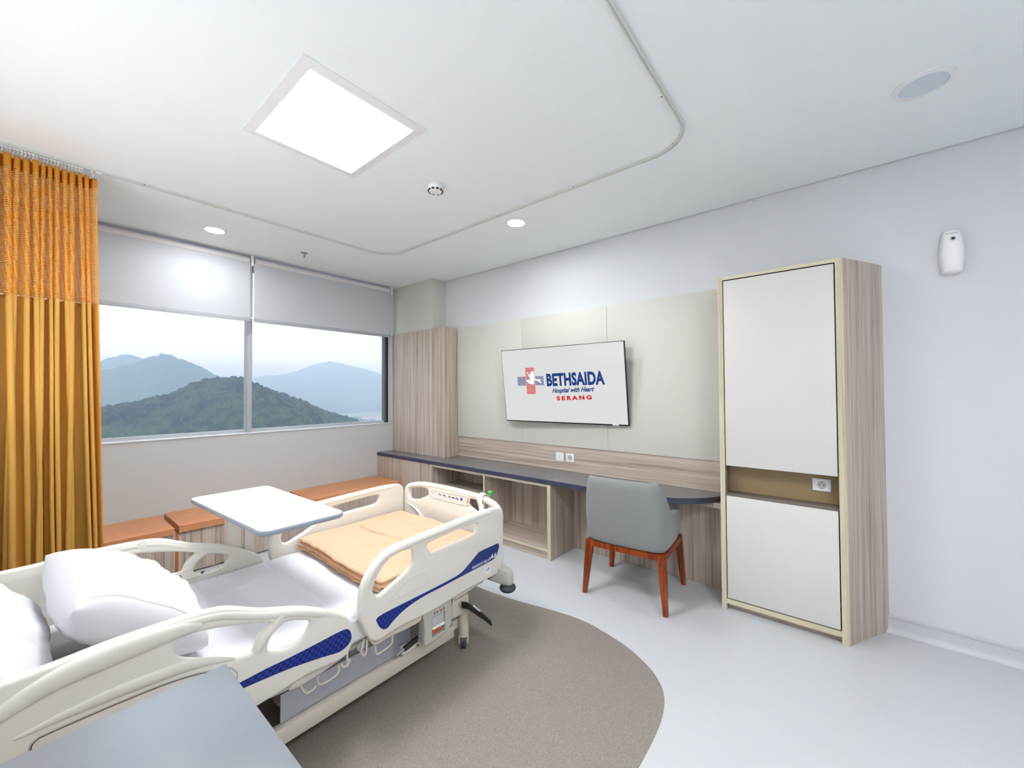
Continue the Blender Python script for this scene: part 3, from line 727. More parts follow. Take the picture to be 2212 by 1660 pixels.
# ------------------------------------------------------------------ television
def television():
    c = Vector((2.7255, -.16, 1.6114)); W = 1.3804; Hh = W*.5625; yaw, tilt, rl = .0669, .1278, .0033
    rx = Vector((math.cos(yaw), math.sin(yaw), 0)); n = Vector((math.sin(yaw), -math.cos(yaw), 0)); up = Vector((0, 0, 1))*math.cos(tilt)+n*math.sin(tilt)
    a = math.cos(rl)*rx+math.sin(rl)*up; b = -math.sin(rl)*rx+math.cos(rl)*up; nn = a.cross(b).normalized()
    mt = Matrix((a, b, nn)).transposed().to_4x4(); mt.translation = c       # nn points into the room
    t = thing('television', 'flat television tilted down on the wall showing hospital logo', 'television', tuple(c))
    box('casing', -W/2, W/2, -Hh/2, Hh/2, -.028, -.001, 'tvframe', t, bev=.003, mtx=mt)
    box('rear_housing', -W*.3, W*.3, -Hh*.32, Hh*.32, -.060, -.0285, 'tvframe', t, mtx=mt)
    sc = box('screen', -W/2+.007, W/2-.007, -Hh/2+.012, Hh/2-.006, -.0008, .0004, 'screen', t, mtx=mt)
    def bars(name, L, m, z=.0004):
        bm = bmesh.new()
        for x0, x1, y0, y1 in L: abox(bm, x0, x1, y0, y1, z, z+.0006, mtx=mt)
        return fin(name, bm, m, sc, world=True)
    nb = 11; y0, y1 = .003, .098
    bars('logo_blue_stripes', [(-.498, -.172, y0+(y1-y0)*i/nb, y0+(y1-y0)*(i+.62)/nb) for i in range(nb)], 'lnavy')
    nr = 24; r0, r1 = -.088, .190
    L = []
    for i in range(nr): L.append((-.388, -.279, r0+(r1-r0)*i/nr, r0+(r1-r0)*(i+.68)/nr))
    bars('logo_red_stripes', L, 'lred', .0012)
    bars('logo_backing', [(-.392, -.276, .0, .1)], 'screen', .0006)
    dove = [(-0.372, 0.151), (-0.339, 0.112), (-0.322, 0.14), (-0.297, 0.152), (-0.283, 0.134), (-0.283, 0.107), (-0.275, 0.075), (-0.246, 0.059), (-0.269, 0.052), (-0.287, 0.056), (-0.292, 0.019), (-0.30, 0.012), (-0.328, 0.013), (-0.362, 0.03), (-0.388, 0.064), (-0.362, 0.060), (-0.333, 0.066), (-0.350, 0.100)]
    fin('logo_dove', aprism(bmesh.new(), smooth_loop(dove, 3), .002, .0028, lambda p, q, r: mt @ Vector((p, q, r))), 'lwhite', sc, world=True)
    for L2 in ([(-.262, .052), (-.243, .064), (-.222, .066), (-.205, .060), (-.222, .050), (-.240, .046)], [(-.240, .042), (-.222, .050), (-.203, .034), (-.210, .022), (-.222, .034)]):
        fin('logo_branch', aprism(bmesh.new(), smooth_loop(L2, 3), .002, .0026, lambda p, q, r: mt @ Vector((p, q, r))), 'lwhite', sc, world=True)
    T = lambda x, y, r=0: mt @ Matrix.Translation((x, y, .0007)) @ Matrix.Rotation(r, 4, 'Z')
    text('logo_name', 'BETHSAIDA', .15, T(-.138, -.004, .012), 'lnavy', sc, bold=.0065, width=.625, height=.132, space=1.04)
    text('logo_slogan', 'Hospital with Heart', .08, T(-.083, -.078, .03), 'lnavy', sc, shear=.5, bold=.0026, width=.462, height=.062)
    text('logo_town', 'SERANG', .05, T(-.036, -.153, .03), 'lred', sc, bold=.003, width=.382, height=.044, space=1.5)
    box('energy_sticker', .535, .595, -Hh/2+.001, -Hh/2+.014, .0006, .0016, 'white', t, mtx=mt)
    text('sticker_print', 'ENERGY', .01, mt @ Matrix.Translation((.545, -Hh/2+.004, .0017)), 'navy', t, width=.024, height=.006, depth=.0002)
    w = thing  # bracket between the set and the panels
    box('wall_bracket', 2.58, 2.88, -.085, -.031, 1.50, 1.74, 'black', t)
television()

# ------------------------------------------------------------------ window bench with cushions
def bench():
    t = thing('window_bench', 'low wood-fronted bench running below the window', 'bench', (.27, -2.2, 0))
    xf = .545; z1 = .362
    box('carcass', .0005, xf-.021, YS+.02, CF-.002, 0.03, z1, 'wood_y', t)
    ys = [YS+.02, -3.40, -2.722, -2.16, -1.62, -1.05, CF-.002]
    for k, (a, b) in enumerate(zip(ys, ys[1:])):
        box('front_panel', xf-.02, xf, a+.002, b-.002, .012, z1, 'wood_v', t, bev=.0008)
    box('joint_strip', xf-.02, xf+.003, -2.732, -2.712, .012, z1, 'leather_dark', t, bev=.002, label='narrow tan strip between bench panels')
bench()
def cushion(label, y0, y1, dz0=0.0, dz1=0.0):
    t = thing('bench_cushion', label, 'cushion', (.28, (y0+y1)/2, .363), group='tan cushions on the window bench')
    x0, x1, z0, z1 = .004, .572, .3635, .432
    bm = bmesh.new(); NX, NY = 10, max(10, int((y1-y0)*16))
    def col(i, j, top):
        u, v = i/NX, j/NY
        x = x0+(x1-x0)*u; y = y0+(y1-y0)*v
        e = min(1, min(u, 1-u)/.07)*.5+.5; g = min(1, min(v*(y1-y0), (1-v)*(y1-y0))/.03)*.5+.5
        s = (1-(1-min(1, min(u, 1-u)*(x1-x0)/.035))**2)*(1-(1-min(1, min(v, 1-v)*(y1-y0)/.035))**2)
        pz = z1-.018+.018*s+.004*math.sin(PI*u)*math.sin(PI*v)
        lift = dz0*(1-v)**2+dz1*v**2
        return Vector((x, y, (pz if top else z0+.002)+ (lift if top else lift*.5)))
    T = [[bm.verts.new(col(i, j, True)) for j in range(NY+1)] for i in range(NX+1)]
    B = [[bm.verts.new(col(i, j, False)) for j in range(NY+1)] for i in range(NX+1)]
    for i in range(NX):
        for j in range(NY):
            bm.faces.new((T[i][j], T[i+1][j], T[i+1][j+1], T[i][j+1])); bm.faces.new((B[i][j], B[i][j+1], B[i+1][j+1], B[i+1][j]))
    for i in range(NX): bm.faces.new((T[i][0], B[i][0], B[i+1][0], T[i+1][0])); bm.faces.new((T[i][NY], T[i+1][NY], B[i+1][NY], B[i][NY]))
    for j in range(NY): bm.faces.new((T[0][j], T[0][j+1], B[0][j+1], B[0][j])); bm.faces.new((T[NX][j], B[NX][j], B[NX][j+1], T[NX][j+1]))
    o = fin('cushion_cover', bm, 'leather', t, True, world=True, sharp=70)
    zz = z1-.020
    P = [(x0+.002, y0+.002, zz+dz0), (x1+.0005, y0+.002, zz+dz0), (x1+.0005, (y0+y1)/2, zz+(dz0+dz1)*.25), (x1+.0005, y1-.002, zz+dz1), (x0+.002, y1-.002, zz+dz1)]
    tube('piping', P, .0032, 'leather', t, 8)
cushion('tan leatherette bench cushion nearest the ochre curtain', -3.93, -2.742, 0, 0)
cushion('tan leatherette bench cushion partly behind the overbed table', -2.712, -1.632, .012, 0)
cushion('tan leatherette bench cushion running to the wooden cabinet', -1.612, CF-.006, 0, 0)

# ------------------------------------------------------------------ chair
def chair():
    t = thing('armchair', 'grey upholstered chair with orange-brown wooden legs at the desk', 'chair', (3.627, -.470, 0), .079)
    hw, hd = .300, .272
    # apron frame: rounded rectangle ring
    def rr(w, d0, d1, r, n=6, rb=None):
        rb = rb or r; P = []
        for cx, cy, a0, q in ((w-r, d1-r, 0, r), (-w+r, d1-r, PI/2, r), (-w+rb, d0+rb, PI, rb), (w-rb, d0+rb, 1.5*PI, rb)):
            for i in range(n+1):
                a = a0+PI/2*i/n; P.append((cx+q*math.cos(a), cy+q*math.sin(a)))
        return P
    o = rr(hw-.004, -hd-.002, hd-.01, .03, rb=.06); i = rr(hw-.034, -hd+.028, hd-.04, .02, rb=.04); bm = bmesh.new(); n = len(o)
    R = [[bm.verts.new((x, y, z)) for x, y in L] for L, z in ((o, .358), (o, .400), (i, .400), (i, .358))]
    for a, b in zip(R, R[1:]+R[:1]):
        for k in range(n): bm.faces.new((a[k], a[(k+1) % n], b[(k+1) % n], b[k]))
    fin('seat_frame', bm, 'chairwood', t, sharp=35)
    def leg(tx, ty, bx, by):
        bm = bmesh.new(); rings = []
        for z, s in ((.398, .029), (.30, .027), (.012, .017), (0.0, .0155)):
            f = 1-z/.398; cx, cy = tx+(bx-tx)*f, ty+(by-ty)*f
            c = s*.35; P = [(s, s-c), (s-c, s), (-s+c, s), (-s, s-c), (-s, -s+c), (-s+c, -s), (s-c, -s), (s, -s+c)]
            rings.append([bm.verts.new((cx+p, cy+q, z)) for p, q in P])
        for a, b in zip(rings, rings[1:]):
            for k in range(8): bm.faces.new((a[k], a[(k+1) % 8], b[(k+1) % 8], b[k]))
        bm.faces.new(rings[0]); bm.faces.new(rings[-1][::-1])
        fin('leg', bm, 'chairwood', t, sharp=40)
    leg(-.270, -.248, -.298, -.292); leg(.268, -.248, .302, -.292)
    leg(-.268, .236, -.298, .262); leg(.268, .236, .300, .262)
    # upholstered shell: back and arms in one U
    path = [(-.285, .215), (-.298, .05), (-.300, -.12)]
    r = .085
    for k in range(7):
        a = PI+PI/2*k/6; path.append((-.300+r+r*math.cos(a), -.282+r+r*math.sin(a)))
    path += [(-.12, -.290), (0, -.292), (.12, -.290)]
    for k in range(7):
        a = 1.5*PI+PI/2*k/6; path.append((.300-r+r*math.cos(a), -.282+r+r*math.sin(a)))
    path += [(.300, -.12), (.298, .05), (.285, .215)]
    # finer path
    path = smooth_loop(path, 2, closed=False); N = len(path)
    def top(p):
        x, y = p; f = (y+.29)/.5
        if f < .10: return .905
        if f < .42:
            s = (f-.10)/.32; s = s*s*(3-2*s); return .905-.245*s
        return .66-.04*(f-.42)/.58
    NV = 12; th = .055; bm = bmesh.new(); O = []; I = []
    for idx, p in enumerate(path):
        q0 = Vector(path[max(idx-1, 0)]); q1 = Vector(path[min(idx+1, N-1)]); d = (q1-q0).normalized(); nin = Vector((-d.y, d.x))
        if nin.dot(Vector((0, -.02))-Vector(p)) < 0: nin = -nin
        co, ci = [], []; tz = top(p)
        for v in range(NV+1):
            f = v/NV; z = .400+(tz-.400)*f
            back = max(0, 1-(p[1]+.29)/.35)
            lean = -.058*((z-.40)/.5)**1.3*back
            bulge = .016*math.sin(PI*min(1, (z-.4)/.5))
            side = .022*((z-.40)/.5)*back*(1 if abs(p[0]) > .12 else abs(p[0])/.12)*(-1 if p[0] > 0 else 1)
            rnd_ = .018*(1-min(1, (1-f)/.10))**2 + .012*(1-min(1, f/.12))**2
            base = Vector((p[0]+side, p[1]+lean)); ou = base-nin*(bulge-rnd_); ii = base+nin*(th-rnd_-.006*math.sin(PI*f))
            co.append(bm.verts.new((ou.x, ou.y, z+ (0 if f < 1 else 0)))); ci.append(bm.verts.new((ii.x, ii.y, z)))
        O.append(co); I.append(ci)
    for a in range(N-1):
        for v in range(NV):
            bm.faces.new((O[a][v], O[a+1][v], O[a+1][v+1], O[a][v+1])); bm.faces.new((I[a][v], I[a][v+1], I[a+1][v+1], I[a+1][v]))
        bm.faces.new((O[a][NV], O[a+1][NV], I[a+1][NV], I[a][NV])); bm.faces.new((O[a][0], I[a][0], I[a+1][0], O[a+1][0]))
    for a in (0, N-1):
        for v in range(NV): bm.faces.new((O[a][v], O[a][v+1], I[a][v+1], I[a][v]))
    o = fin('backrest', bm, 'chairfab', t, smooth=True)
    sb = o.modifiers.new('soft', 'SUBSURF'); sb.levels = 1; sb.render_levels = 1
    L = rr(.242, -.235, .262, .05); bm = bmesh.new(); n = len(L)
    R = [[bm.verts.new((x*s, .01+(y-.01)*s, z)) for x, y in L] for z, s in ((.399, .97), (.41, 1), (.47, 1), (.488, .97), (.495, .85), (.498, .4))]
    for a, b in zip(R, R[1:]):
        for k in range(n): bm.faces.new((a[k], a[(k+1) % n], b[(k+1) % n], b[k]))
    bm.faces.new(R[0][::-1]); bm.faces.new(R[-1]); fin('seat', bm, 'chairfab', t, smooth=True)
chair()

# ------------------------------------------------------------------ hospital bed
XN, XF = 3.22, 2.13            # outer faces of the near and far side rails
FOOT = -1.57
def bed():
    t = thing('hospital_bed', 'cream electric hospital bed with blue trimmed side rails', 'bed', (2.67, -2.6, 0))
    foot_outer = [(-2.577, .600), (-2.566, .662), (-2.542, .706), (-2.508, .745), (-2.467, .774), (-2.436, .790), (-2.366, .801), (-2.249, .809), (-2.054, .817), (-1.867, .823), (-1.76, .824), (-1.665, .819), (-1.613, .800), (-1.593, .755), (-1.592, .60), (-1.598, .47), (-1.604, .428), (-1.632, .404), (-1.72, .400), (-1.819, .401), (-1.934, .400), (-2.041, .392), (-2.18, .386), (-2.323, .392), (-2.405, .390), (-2.461, .383), (-2.49, .385), (-2.515, .399), (-2.538, .430), (-2.560, .482), (-2.576, .534)]
    foot_h1 = [(-2.51, .624), (-2.503, .656), (-2.478, .697), (-2.447, .729), (-2.41, .750), (-2.355, .758), (-2.309, .755), (-2.286, .743), (-2.281, .71), (-2.286, .680), (-2.309, .657), (-2.366, .629), (-2.42, .608), (-2.462, .592), (-2.485, .590), (-2.503, .603)]
    foot_h2 = [(-2.191, .745), (-2.155, .754), (-2.054, .760), (-1.945, .766), (-1.835, .765), (-1.815, .752), (-1.821, .722), (-1.852, .701), (-1.982, .696), (-2.089, .692), (-2.150, .688), (-2.171, .699), (-2.187, .722)]
    head_outer = [(-3.80, .760), (-3.74, .788), (-3.64, .796), (-3.533, .797), (-3.45, .802), (-3.39, .806), (-3.324, .807), (-3.253, .806), (-3.175, .803), (-3.133, .799), (-3.089, .789), (-3.058, .776), (-3.012, .753), (-2.965, .731), (-2.889, .705), (-2.835, .685), (-2.779, .658), (-2.72, .624), (-2.657, .583), (-2.624, .545), (-2.608, .510), (-2.605, .472), (-2.615, .430), (-2.632, .402), (-2.657, .390), (-2.72, .392), (-2.807, .400), (-2.913, .388), (-3.05, .378), (-3.30, .374), (-3.60, .378), (-3.76, .400), (-3.82, .46), (-3.835, .60), (-3.825, .70)]
    head_hA = [(-3.228, .713), (-3.222, .729), (-3.203, .738), (-3.166, .737), (-3.088, .720), (-2.990, .690), (-2.940, .668), (-2.952, .655), (-2.975, .640), (-2.990, .622), (-2.996, .600), (-3.006, .589), (-3.041, .590), (-3.088, .606), (-3.161, .642), (-3.210, .672), (-3.226, .696)]
    head_hB = [(-2.890, .648), (-2.860, .642), (-2.830, .630), (-2.797, .612), (-2.796, .590), (-2.813, .560), (-2.840, .543), (-2.889, .538), (-2.930, .552), (-2.949, .566), (-2.951, .591), (-2.939, .615), (-2.914, .636)]
    TH = .034
    def rail(xo, side, label, outer, holes, head):
        xc = xo-side*TH/2
        r = curve_sheet('side_rail', outer, holes, TH, .012, lambda a, b, c: (xc+c, a, b), 'cream', t, 3, label)
        return r
    def crown(r, pts, rad, x):
        """the thick rounded grip running along the upper edge"""
        P = smooth_loop([(x, y, z) for y, z in pts], 3, closed=False)
        Q = []
        n = len(P)
        for i in range(n):
            f = i/(n-1); Q.append(rad*min(1, .45+4*f, .45+4*(1-f)))
        fin('grip', atube(bmesh.new(), P, Q, 14), 'cream', r, world=True, sharp=60)
    footgrip = [(-2.552, .600), (-2.541, .655), (-2.520, .698), (-2.488, .735), (-2.447, .762), (-2.366, .777), (-2.249, .785), (-2.054, .793), (-1.867, .800), (-1.76, .801), (-1.68, .797), (-1.63, .780)]
    headgrip = [(-3.60, .770), (-3.45, .777), (-3.324, .782), (-3.253, .781), (-3.175, .778), (-3.10, .765), (-3.03, .735), (-2.965, .707), (-2.889, .682), (-2.835, .662), (-2.779, .636), (-2.72, .602), (-2.66, .560)]
    rails = {}
    for xo, side, w in ((XN, 1, 'near'), (XF, -1, 'far')):
        f = rail(xo, side, 'foot-end side rail on the %s side' % ('cabinet' if side > 0 else 'window'), foot_outer, [foot_h1, foot_h2], False)
        h = rail(xo, side, 'head-end side rail on the %s side' % ('cabinet' if side > 0 else 'window'), head_outer, [head_hA, head_hB], True)
        crown(f, footgrip, .021, xo-side*TH*.45); crown(h, headgrip, .021, xo-side*TH*.45)
        tube('grip_bar', [(xo-side*.012, -2.900, .690), (xo-side*.008, -2.928, .655), (xo-side*.008, -2.968, .622), (xo-side*.012, -2.985, .585)], .019, 'cream', h, 12, k=3)
        rails[w] = (f, h)
    f, h = rails['near']
    blue_f = [(-2.495, .490), (-2.46, .500), (-2.323, .503), (-2.142, .506), (-2.021, .510), (-1.956, .518), (-1.899, .543), (-1.829, .581), (-1.804, .590), (-1.72, .592), (-1.645, .592), (-1.632, .582), (-1.634, .560), (-1.655, .520), (-1.675, .507), (-1.743, .502), (-1.934, .497), (-2.093, .492), (-2.236, .488), (-2.34, .470), (-2.406, .442), (-2.435, .424), (-2.458, .427), (-2.478, .446), (-2.492, .474)]
    blue_h = [(-3.35, .490), (-3.20, .499), (-3.048, .503), (-2.964, .507), (-2.861, .507), (-2.749, .511), (-2.688, .514), (-2.644, .512), (-2.625, .496), (-2.618, .466), (-2.627, .445), (-2.650, .432), (-2.680, .429), (-2.749, .443), (-2.861, .462), (-2.963, .472), (-3.06, .478), (-3.20, .478), (-3.35, .472)]
    for par, L, m in ((f, blue_f, 'blue1'), (h, blue_h, 'blue2')):
        fin('blue_trim', aprism(bmesh.new(), smooth_loop(L, 3), XN-.0005, XN+.0012, YZ), m, par, world=True, label='dark blue patterned trim strip')
    # writing on the blue trim: stands in the rail plane, reads from the near side
    RM = lambda y, z, rot: Matrix(((0, 0, 1, XN+.0014), (1, 0, 0, y), (0, 1, 0, z), (0, 0, 0, 1))) @ Matrix.Rotation(rot, 4, 'Z')
    text('lettering', 'PARAMOUNT BED', .03, RM(-1.872, .506, .02), 'white', f, width=.130, height=.017, shear=.25, depth=.0003)
    text('lettering', 'A6', .05, RM(-1.722, .512, .02), 'white', f, width=.066, height=.030, shear=.3, bold=.0006, depth=.0003)
    bm = bmesh.new(); aprism(bm, [(-1.742, .509), (-1.735, .509), (-1.712, .528), (-1.719, .528)], XN+.0012, XN+.0018, YZ)
    fin('lettering_stroke', bm, 'white', f, world=True)
    box('sticker', XN-.001, XN+.0010, -1.765, -1.712, .432, .478, 'white', f)
    text('sticker_print', 'SIAB', .014, RM(-1.755, .455, 0), 'teal', f, width=.022, height=.010, depth=.0002)
    fin('sticker_mark', aprism(bmesh.new(), [(-1.737, .462), (-1.728, .473), (-1.722, .466), (-1.728, .458)], XN+.001, XN+.0016, YZ), 'teal', f, world=True)
    # faint recessed outline plates
    def outline(name, L, par, m, rad=.0010, closed=True, x=XN+.0004):
        P = smooth_loop(L, 3, closed=closed)
        if closed: P = P+[P[0]]
        fin(name, atube(bmesh.new(), [(x, y, z) for y, z in P], rad, 6), m, par, world=True)
    outline('access_plate', [(-2.415, .543), (-2.41, .556), (-2.36, .585), (-2.309, .604), (-2.26, .607), (-2.222, .606), (-2.205, .590), (-2.192, .565), (-2.192, .550), (-2.205, .546), (-2.30, .542), (-2.40, .538)], f, 'frame', .0006)
    outline('groove', [(-3.53, .56), (-3.532, .600), (-3.522, .616), (-3.50, .620), (-3.388, .621), (-3.251, .616), (-3.157, .600), (-3.08, .575), (-3.062, .556), (-3.053, .541), (-3.055, .505)], h, 'greyplastic', .0026, closed=False)
    outline('groove', [(-3.527, .56), (-3.529, .600), (-3.519, .613), (-3.50, .617), (-3.388, .618), (-3.251, .613), (-3.157, .597), (-3.08, .572)], h, 'screwhole', .0010, closed=False, x=XN+.0018)
    # long raised swelling on the outside of the near head rail
    def swell(P, rads, flat):
        bm = atube(bmesh.new(), smooth_loop([(XN, y, z) for y, z in P], 4, closed=False), rads, 16)
        for v in bm.verts: v.co.x = XN+(v.co.x-XN)*flat
        fin('moulded_ridge', bm, 'cream', h, world=True, sharp=80)
    swell([(-3.56, .640), (-3.42, .652), (-3.28, .650), (-3.16, .634), (-3.06, .596)], [.004+.016*math.sin(PI*i/16) for i in range(17)], .45)
    swell([(-3.62, .700), (-3.50, .752), (-3.38, .768), (-3.25, .770), (-3.16, .764)], [.006+.028*math.sin(PI*min(1, i/20+.12)) for i in range(17)], .42)
    # inside of the far head rail: thumb dimple, plate and grey buttons
    hf = rails['far'][1]; xi = XF+TH
    lathe('thumb_dimple', [(.022, -.004), (.022, .001), (.016, .002)], (xi, -3.165, .780), 'cream', hf, 24, 'x')
    P = [(-3.16, .575), (-3.16, .545), (-2.86, .540), (-2.84, .556), (-2.87, .582), (-3.02, .588)]
    outline('latch_plate', P, hf, 'frame', .0012, x=xi+.0006)
    for y, z in ((-3.015, .568), (-2.915, .558)): lathe('button', [(.008, -.001), (.008, .0025), (.005, .003)], (xi, y, z), 'frame_dark', hf, 18, 'x')
    outline('groove', [(-3.20, .542), (-3.02, .548), (-3.02, .538), (-3.20, .532)], hf, 'greyplastic', .001, x=xi+.0006)

    # footboard
    fb = [(2.165, .395), (2.160, .50), (2.152, .66), (2.155, .755), (2.170, .788), (2.200, .805), (2.257, .828), (2.330, .842), (2.403, .850), (2.563, .856), (2.774, .856), (2.967, .850), (3.050, .842), (3.105, .830), (3.150, .810), (3.180, .782), (3.192, .740), (3.194, .66), (3.190, .50), (3.185, .395), (2.95, .37), (2.67, .365), (2.40, .37)]
    fbh = [(2.222, .712), (2.218, .762), (2.232, .780), (2.270, .795), (2.331, .806), (2.426, .809), (2.455, .800), (2.461, .772), (2.438, .752), (2.380, .728), (2.320, .706), (2.240, .698)]
    mid = (2.155+3.194)/2
    fbh2 = [(2*mid-x, z) for x, z in fbh][::-1]
    F = curve_sheet('footboard', fb, [fbh, fbh2], .036, .013, XZ_AT(FOOT), 'cream', t, 3)
    def recess(L, d, m, name, par, z0, label=None):
        return fin(name, aprism(bmesh.new(), smooth_loop(L, 2), z0, z0+d, XZ), m, par, world=True, label=label)
    yi = FOOT-.018
    L = [(2.490, .806), (2.60, .812), (2.872, .820), (2.905, .812), (2.912, .798), (2.896, .768), (2.870, .759), (2.700, .756), (2.540, .757), (2.506, .765), (2.488, .785)]
    P = [(x, yi, z) for x, z in smooth_loop(L, 3)]
    fin('label_recess', atube(bmesh.new(), P+[P[0]], .0045, 8), 'cream', F, world=True, sharp=70)
    lab = recess([(2.578, .775), (2.575, .802), (2.60, .805), (2.84, .809), (2.853, .805), (2.851, .779), (2.84, .776)], -.0012, 'white', 'warning_label', F, yi, 'white label with small blue pictograms')
    for k, x in enumerate((2.605, 2.655, 2.712, 2.752, 2.790)):
        m = ('frame_dark', 'navy', 'frame_dark', 'screwhole', 'navy')[k]
        bm = bmesh.new(); y0 = yi-.0022
        fr = lambda a, b, c: (a, c, b)
        aprism(bm, [(x-.018, .786), (x+.016, .784), (x+.014, .788), (x+.004, .792), (x-.004, .797), (x-.008, .793), (x-.016, .792)], y0, y0+.0008, fr)
        fin('pictogram', bm, m, lab, world=True)
        lathe('pictogram_dot', [(.003, 0), (.003, -.0008)], (x-.012, yi-.0014, .800), 'red' if k != 3 else 'leather', lab, 10, 'y')
    lathe('pictogram_round', [(.011, 0), (.011, -.0010)], (2.833, yi-.0014, .793), 'navy', lab, 20, 'y')
    # inner gusset bulge low on the footboard and outer edge roll
    P = [(2.20, yi-.002, .66), (2.30, yi-.004, .640), (2.38, yi-.006, .600), (2.42, yi-.006, .55)]
    fin('moulded_ridge', atube(bmesh.new(), smooth_loop(P, 4, closed=False), [.003+.011*i/12 for i in range(13)], 12), 'cream', F, world=True, sharp=60)
    P = [(x, FOOT, z) for x, z in [(2.20, .790), (2.257, .808), (2.330, .823), (2.403, .832), (2.563, .838), (2.774, .838), (2.967, .832), (3.050, .824), (3.105, .812), (3.145, .793), (3.170, .765), (3.176, .72)]]
    fin('grip', atube(bmesh.new(), smooth_loop(P, 3, closed=False), .0205, 14), 'cream', F, world=True, sharp=60)
    # headboard
    hb = [(2.17, .40), (2.16, .78), (2.22, .88), (2.40, .93), (2.67, .94), (2.94, .93), (3.12, .88), (3.18, .78), (3.17, .40)]
    curve_sheet('headboard', hb, [], .036, .013, XZ_AT(-3.88), 'cream', t, 3)

    # deck and sub-frame
    box('deck', 2.205, 3.135, -3.80, -1.62, .395, .418, 'cream_metal', t, bev=.004)
    box('side_beam', 3.075, 3.115, -3.80, -1.62, .335, .394, 'cream_metal', t, bev=.004)
    box('side_beam', 2.215, 2.255, -3.80, -1.62, .335, .394, 'cream_metal', t, bev=.004)
    box('under_plate', 3.100, 3.106, -2.865, -2.22, .184, .300, 'alu', t, label='blue-silver metal cover plate below the deck')
    box('under_plate', 2.30, 2.306, -3.22, -2.26, .215, .330, 'alu', t)
    box('lift_arm', 2.60, 2.66, -3.10, -2.30, .19, .25, 'cream_metal', t, bev=.006)
    box('lift_motor', 2.50, 2.72, -2.98, -2.70, .22, .33, 'greyplastic', t, bev=.02)
    box('base_bar', 3.092, 3.132, -3.66, -1.93, .108, .180, 'cream_metal', t, bev=.006, label='long cream lower chassis bar')
    box('base_bar', 2.225, 2.265, -3.66, -1.93, .108, .180, 'cream_metal', t, bev=.006)
    for y in (-3.62, -1.88): box('cross_bar', 2.266, 3.091, y-.03, y+.03, .115, .175, 'cream_metal', t, bev=.006)
    for y in (-3.2, -2.25): box('lift_link', 2.75, 2.80, y-.02, y+.02, .176, .334, 'black', t, bev=.006)
    def caster(x, y, cover):
        c = lathe('caster', [(.028, .255), (.030, .20), (.031, .15), (.031, .072)], (x, y, 0), 'cream_metal', t, 24)
        m = Matrix.Translation((x, y, 0)) @ Matrix.Rotation(PI/4, 4, 'Z')
        for s in (-1, 1):
            box('fork', s*.0255-.0045, s*.0255+.0045, -.020, .020, .030, .080, 'cream_metal', c, bev=.003, mtx=m)
        def wl(name, prof, mt):
            o = lathe(name, prof, (0, -.004, .0415), mt, c, 28, 'x')
            for v in o.data.vertices: v.co = m @ v.co
        wl('wheel', [(.034, -.015), (.040, -.013), (.0405, -.004), (.0405, .004), (.040, .013), (.034, .015)], 'rubber')
        wl('hub', [(.014, -.0175), (.014, .0175)], 'greyplastic')
    for x in (3.113, 2.245):
        for y in (-1.838, -3.70): caster(x, y, True)
    # swollen cover over the near foot caster, pedal, control box, linkage
    bm = bmesh.new(); abox(bm, 3.070, 3.150, -1.965, -1.815, .215, .335, .028, 4); fin('caster_cover', bm, 'cream_metal', t, world=True, sharp=60)
    P = [(3.165, -1.905, .298), (3.185, -1.875, .286), (3.215, -1.840, .252), (3.250, -1.795, .205), (3.275, -1.765, .165)]
    bm = bmesh.new(); rings = []
    for i, (x, y, z) in enumerate(smooth_loop(P, 4, closed=False)):
        w = .016+.015*math.sin(PI*min(1, i/16*.9+.1)); hh = .0125
        rings.append([bm.verts.new((x+a*w*.8, y-a*w*.6, z+b*hh)) for a, b in ((-1, -.6), (-1, .6), (-.6, 1), (.6, 1), (1, .6), (1, -.6), (.6, -1), (-.6, -1))])
    for a, b in zip(rings, rings[1:]):
        for k in range(8): bm.faces.new((a[k], a[(k+1) % 8], b[(k+1) % 8], b[k]))
    bm.faces.new(rings[0]); bm.faces.new(rings[-1]); pd = fin('brake_pedal', bm, 'black', t, world=True, sharp=50)
    m = Matrix.Translation((3.213, -1.834, .256)) @ Matrix.Rotation(-.60, 4, 'Z') @ Matrix.Rotation(-.75, 4, 'X')
    m = m @ Matrix.Diagonal((1, 1.0, 1, 1))
    fin('pedal_inset', aprism(bmesh.new(), [(p[0], p[1]) for p in smooth_loop([(-.006, -.025), (.006, -.018), (.004, .024), (-.003, .028)], 3)], .006, .012, lambda a, b, c: m @ Vector((a, b, c))), 'white', pd, world=True)
    tube('pedal_axle', [(3.12, -1.905, .298), (3.168, -1.905, .300)], .010, 'cream_metal', t, 14)
    # release box under the near foot rail
    cb = curve_sheet('release_box', [(-2.213, .395), (-2.20, .30), (-2.205, .225), (-2.19, .212), (-2.10, .212), (-2.045, .222), (-2.012, .250), (-2.012, .395)], [[(-2.150, .338), (-2.150, .232), (-2.060, .232), (-2.060, .338)]], .060, .006, lambda a, b, c: (3.172+c, a, b), 'greyplastic', t, 1)
    box('lever', 3.178, 3.196, -2.147, -2.063, .276, .335, 'frame', cb, bev=.004)
    box('lever_lip', 3.190, 3.203, -2.147, -2.063, .270, .283, 'white', cb, bev=.003)
    box('orange_mark', 3.180, 3.190, -2.147, -2.075, .246, .258, 'orange', cb, label='orange lock mark')
    box('box_back', 3.146, 3.150, -2.20, -2.02, .22, .39, 'black', cb)
    for k, y in enumerate((-2.135, -2.115, -2.088, -2.070)):
        box('box_symbol', 3.2018, 3.2026, y-.004-(.004 if k in (1, 2) else 0), y+.004, .352, .362+(.004 if k in (0, 3) else 0), 'frame_dark' if k != 2 else 'red', cb)
    box('box_symbol', 3.2018, 3.2026, -2.1025, -2.1015, .350, .370, 'frame_dark', cb)
    tube('gas_spring', [(3.165, -2.215, .250), (3.160, -2.30, .232)], .013, 'black', t, 14)
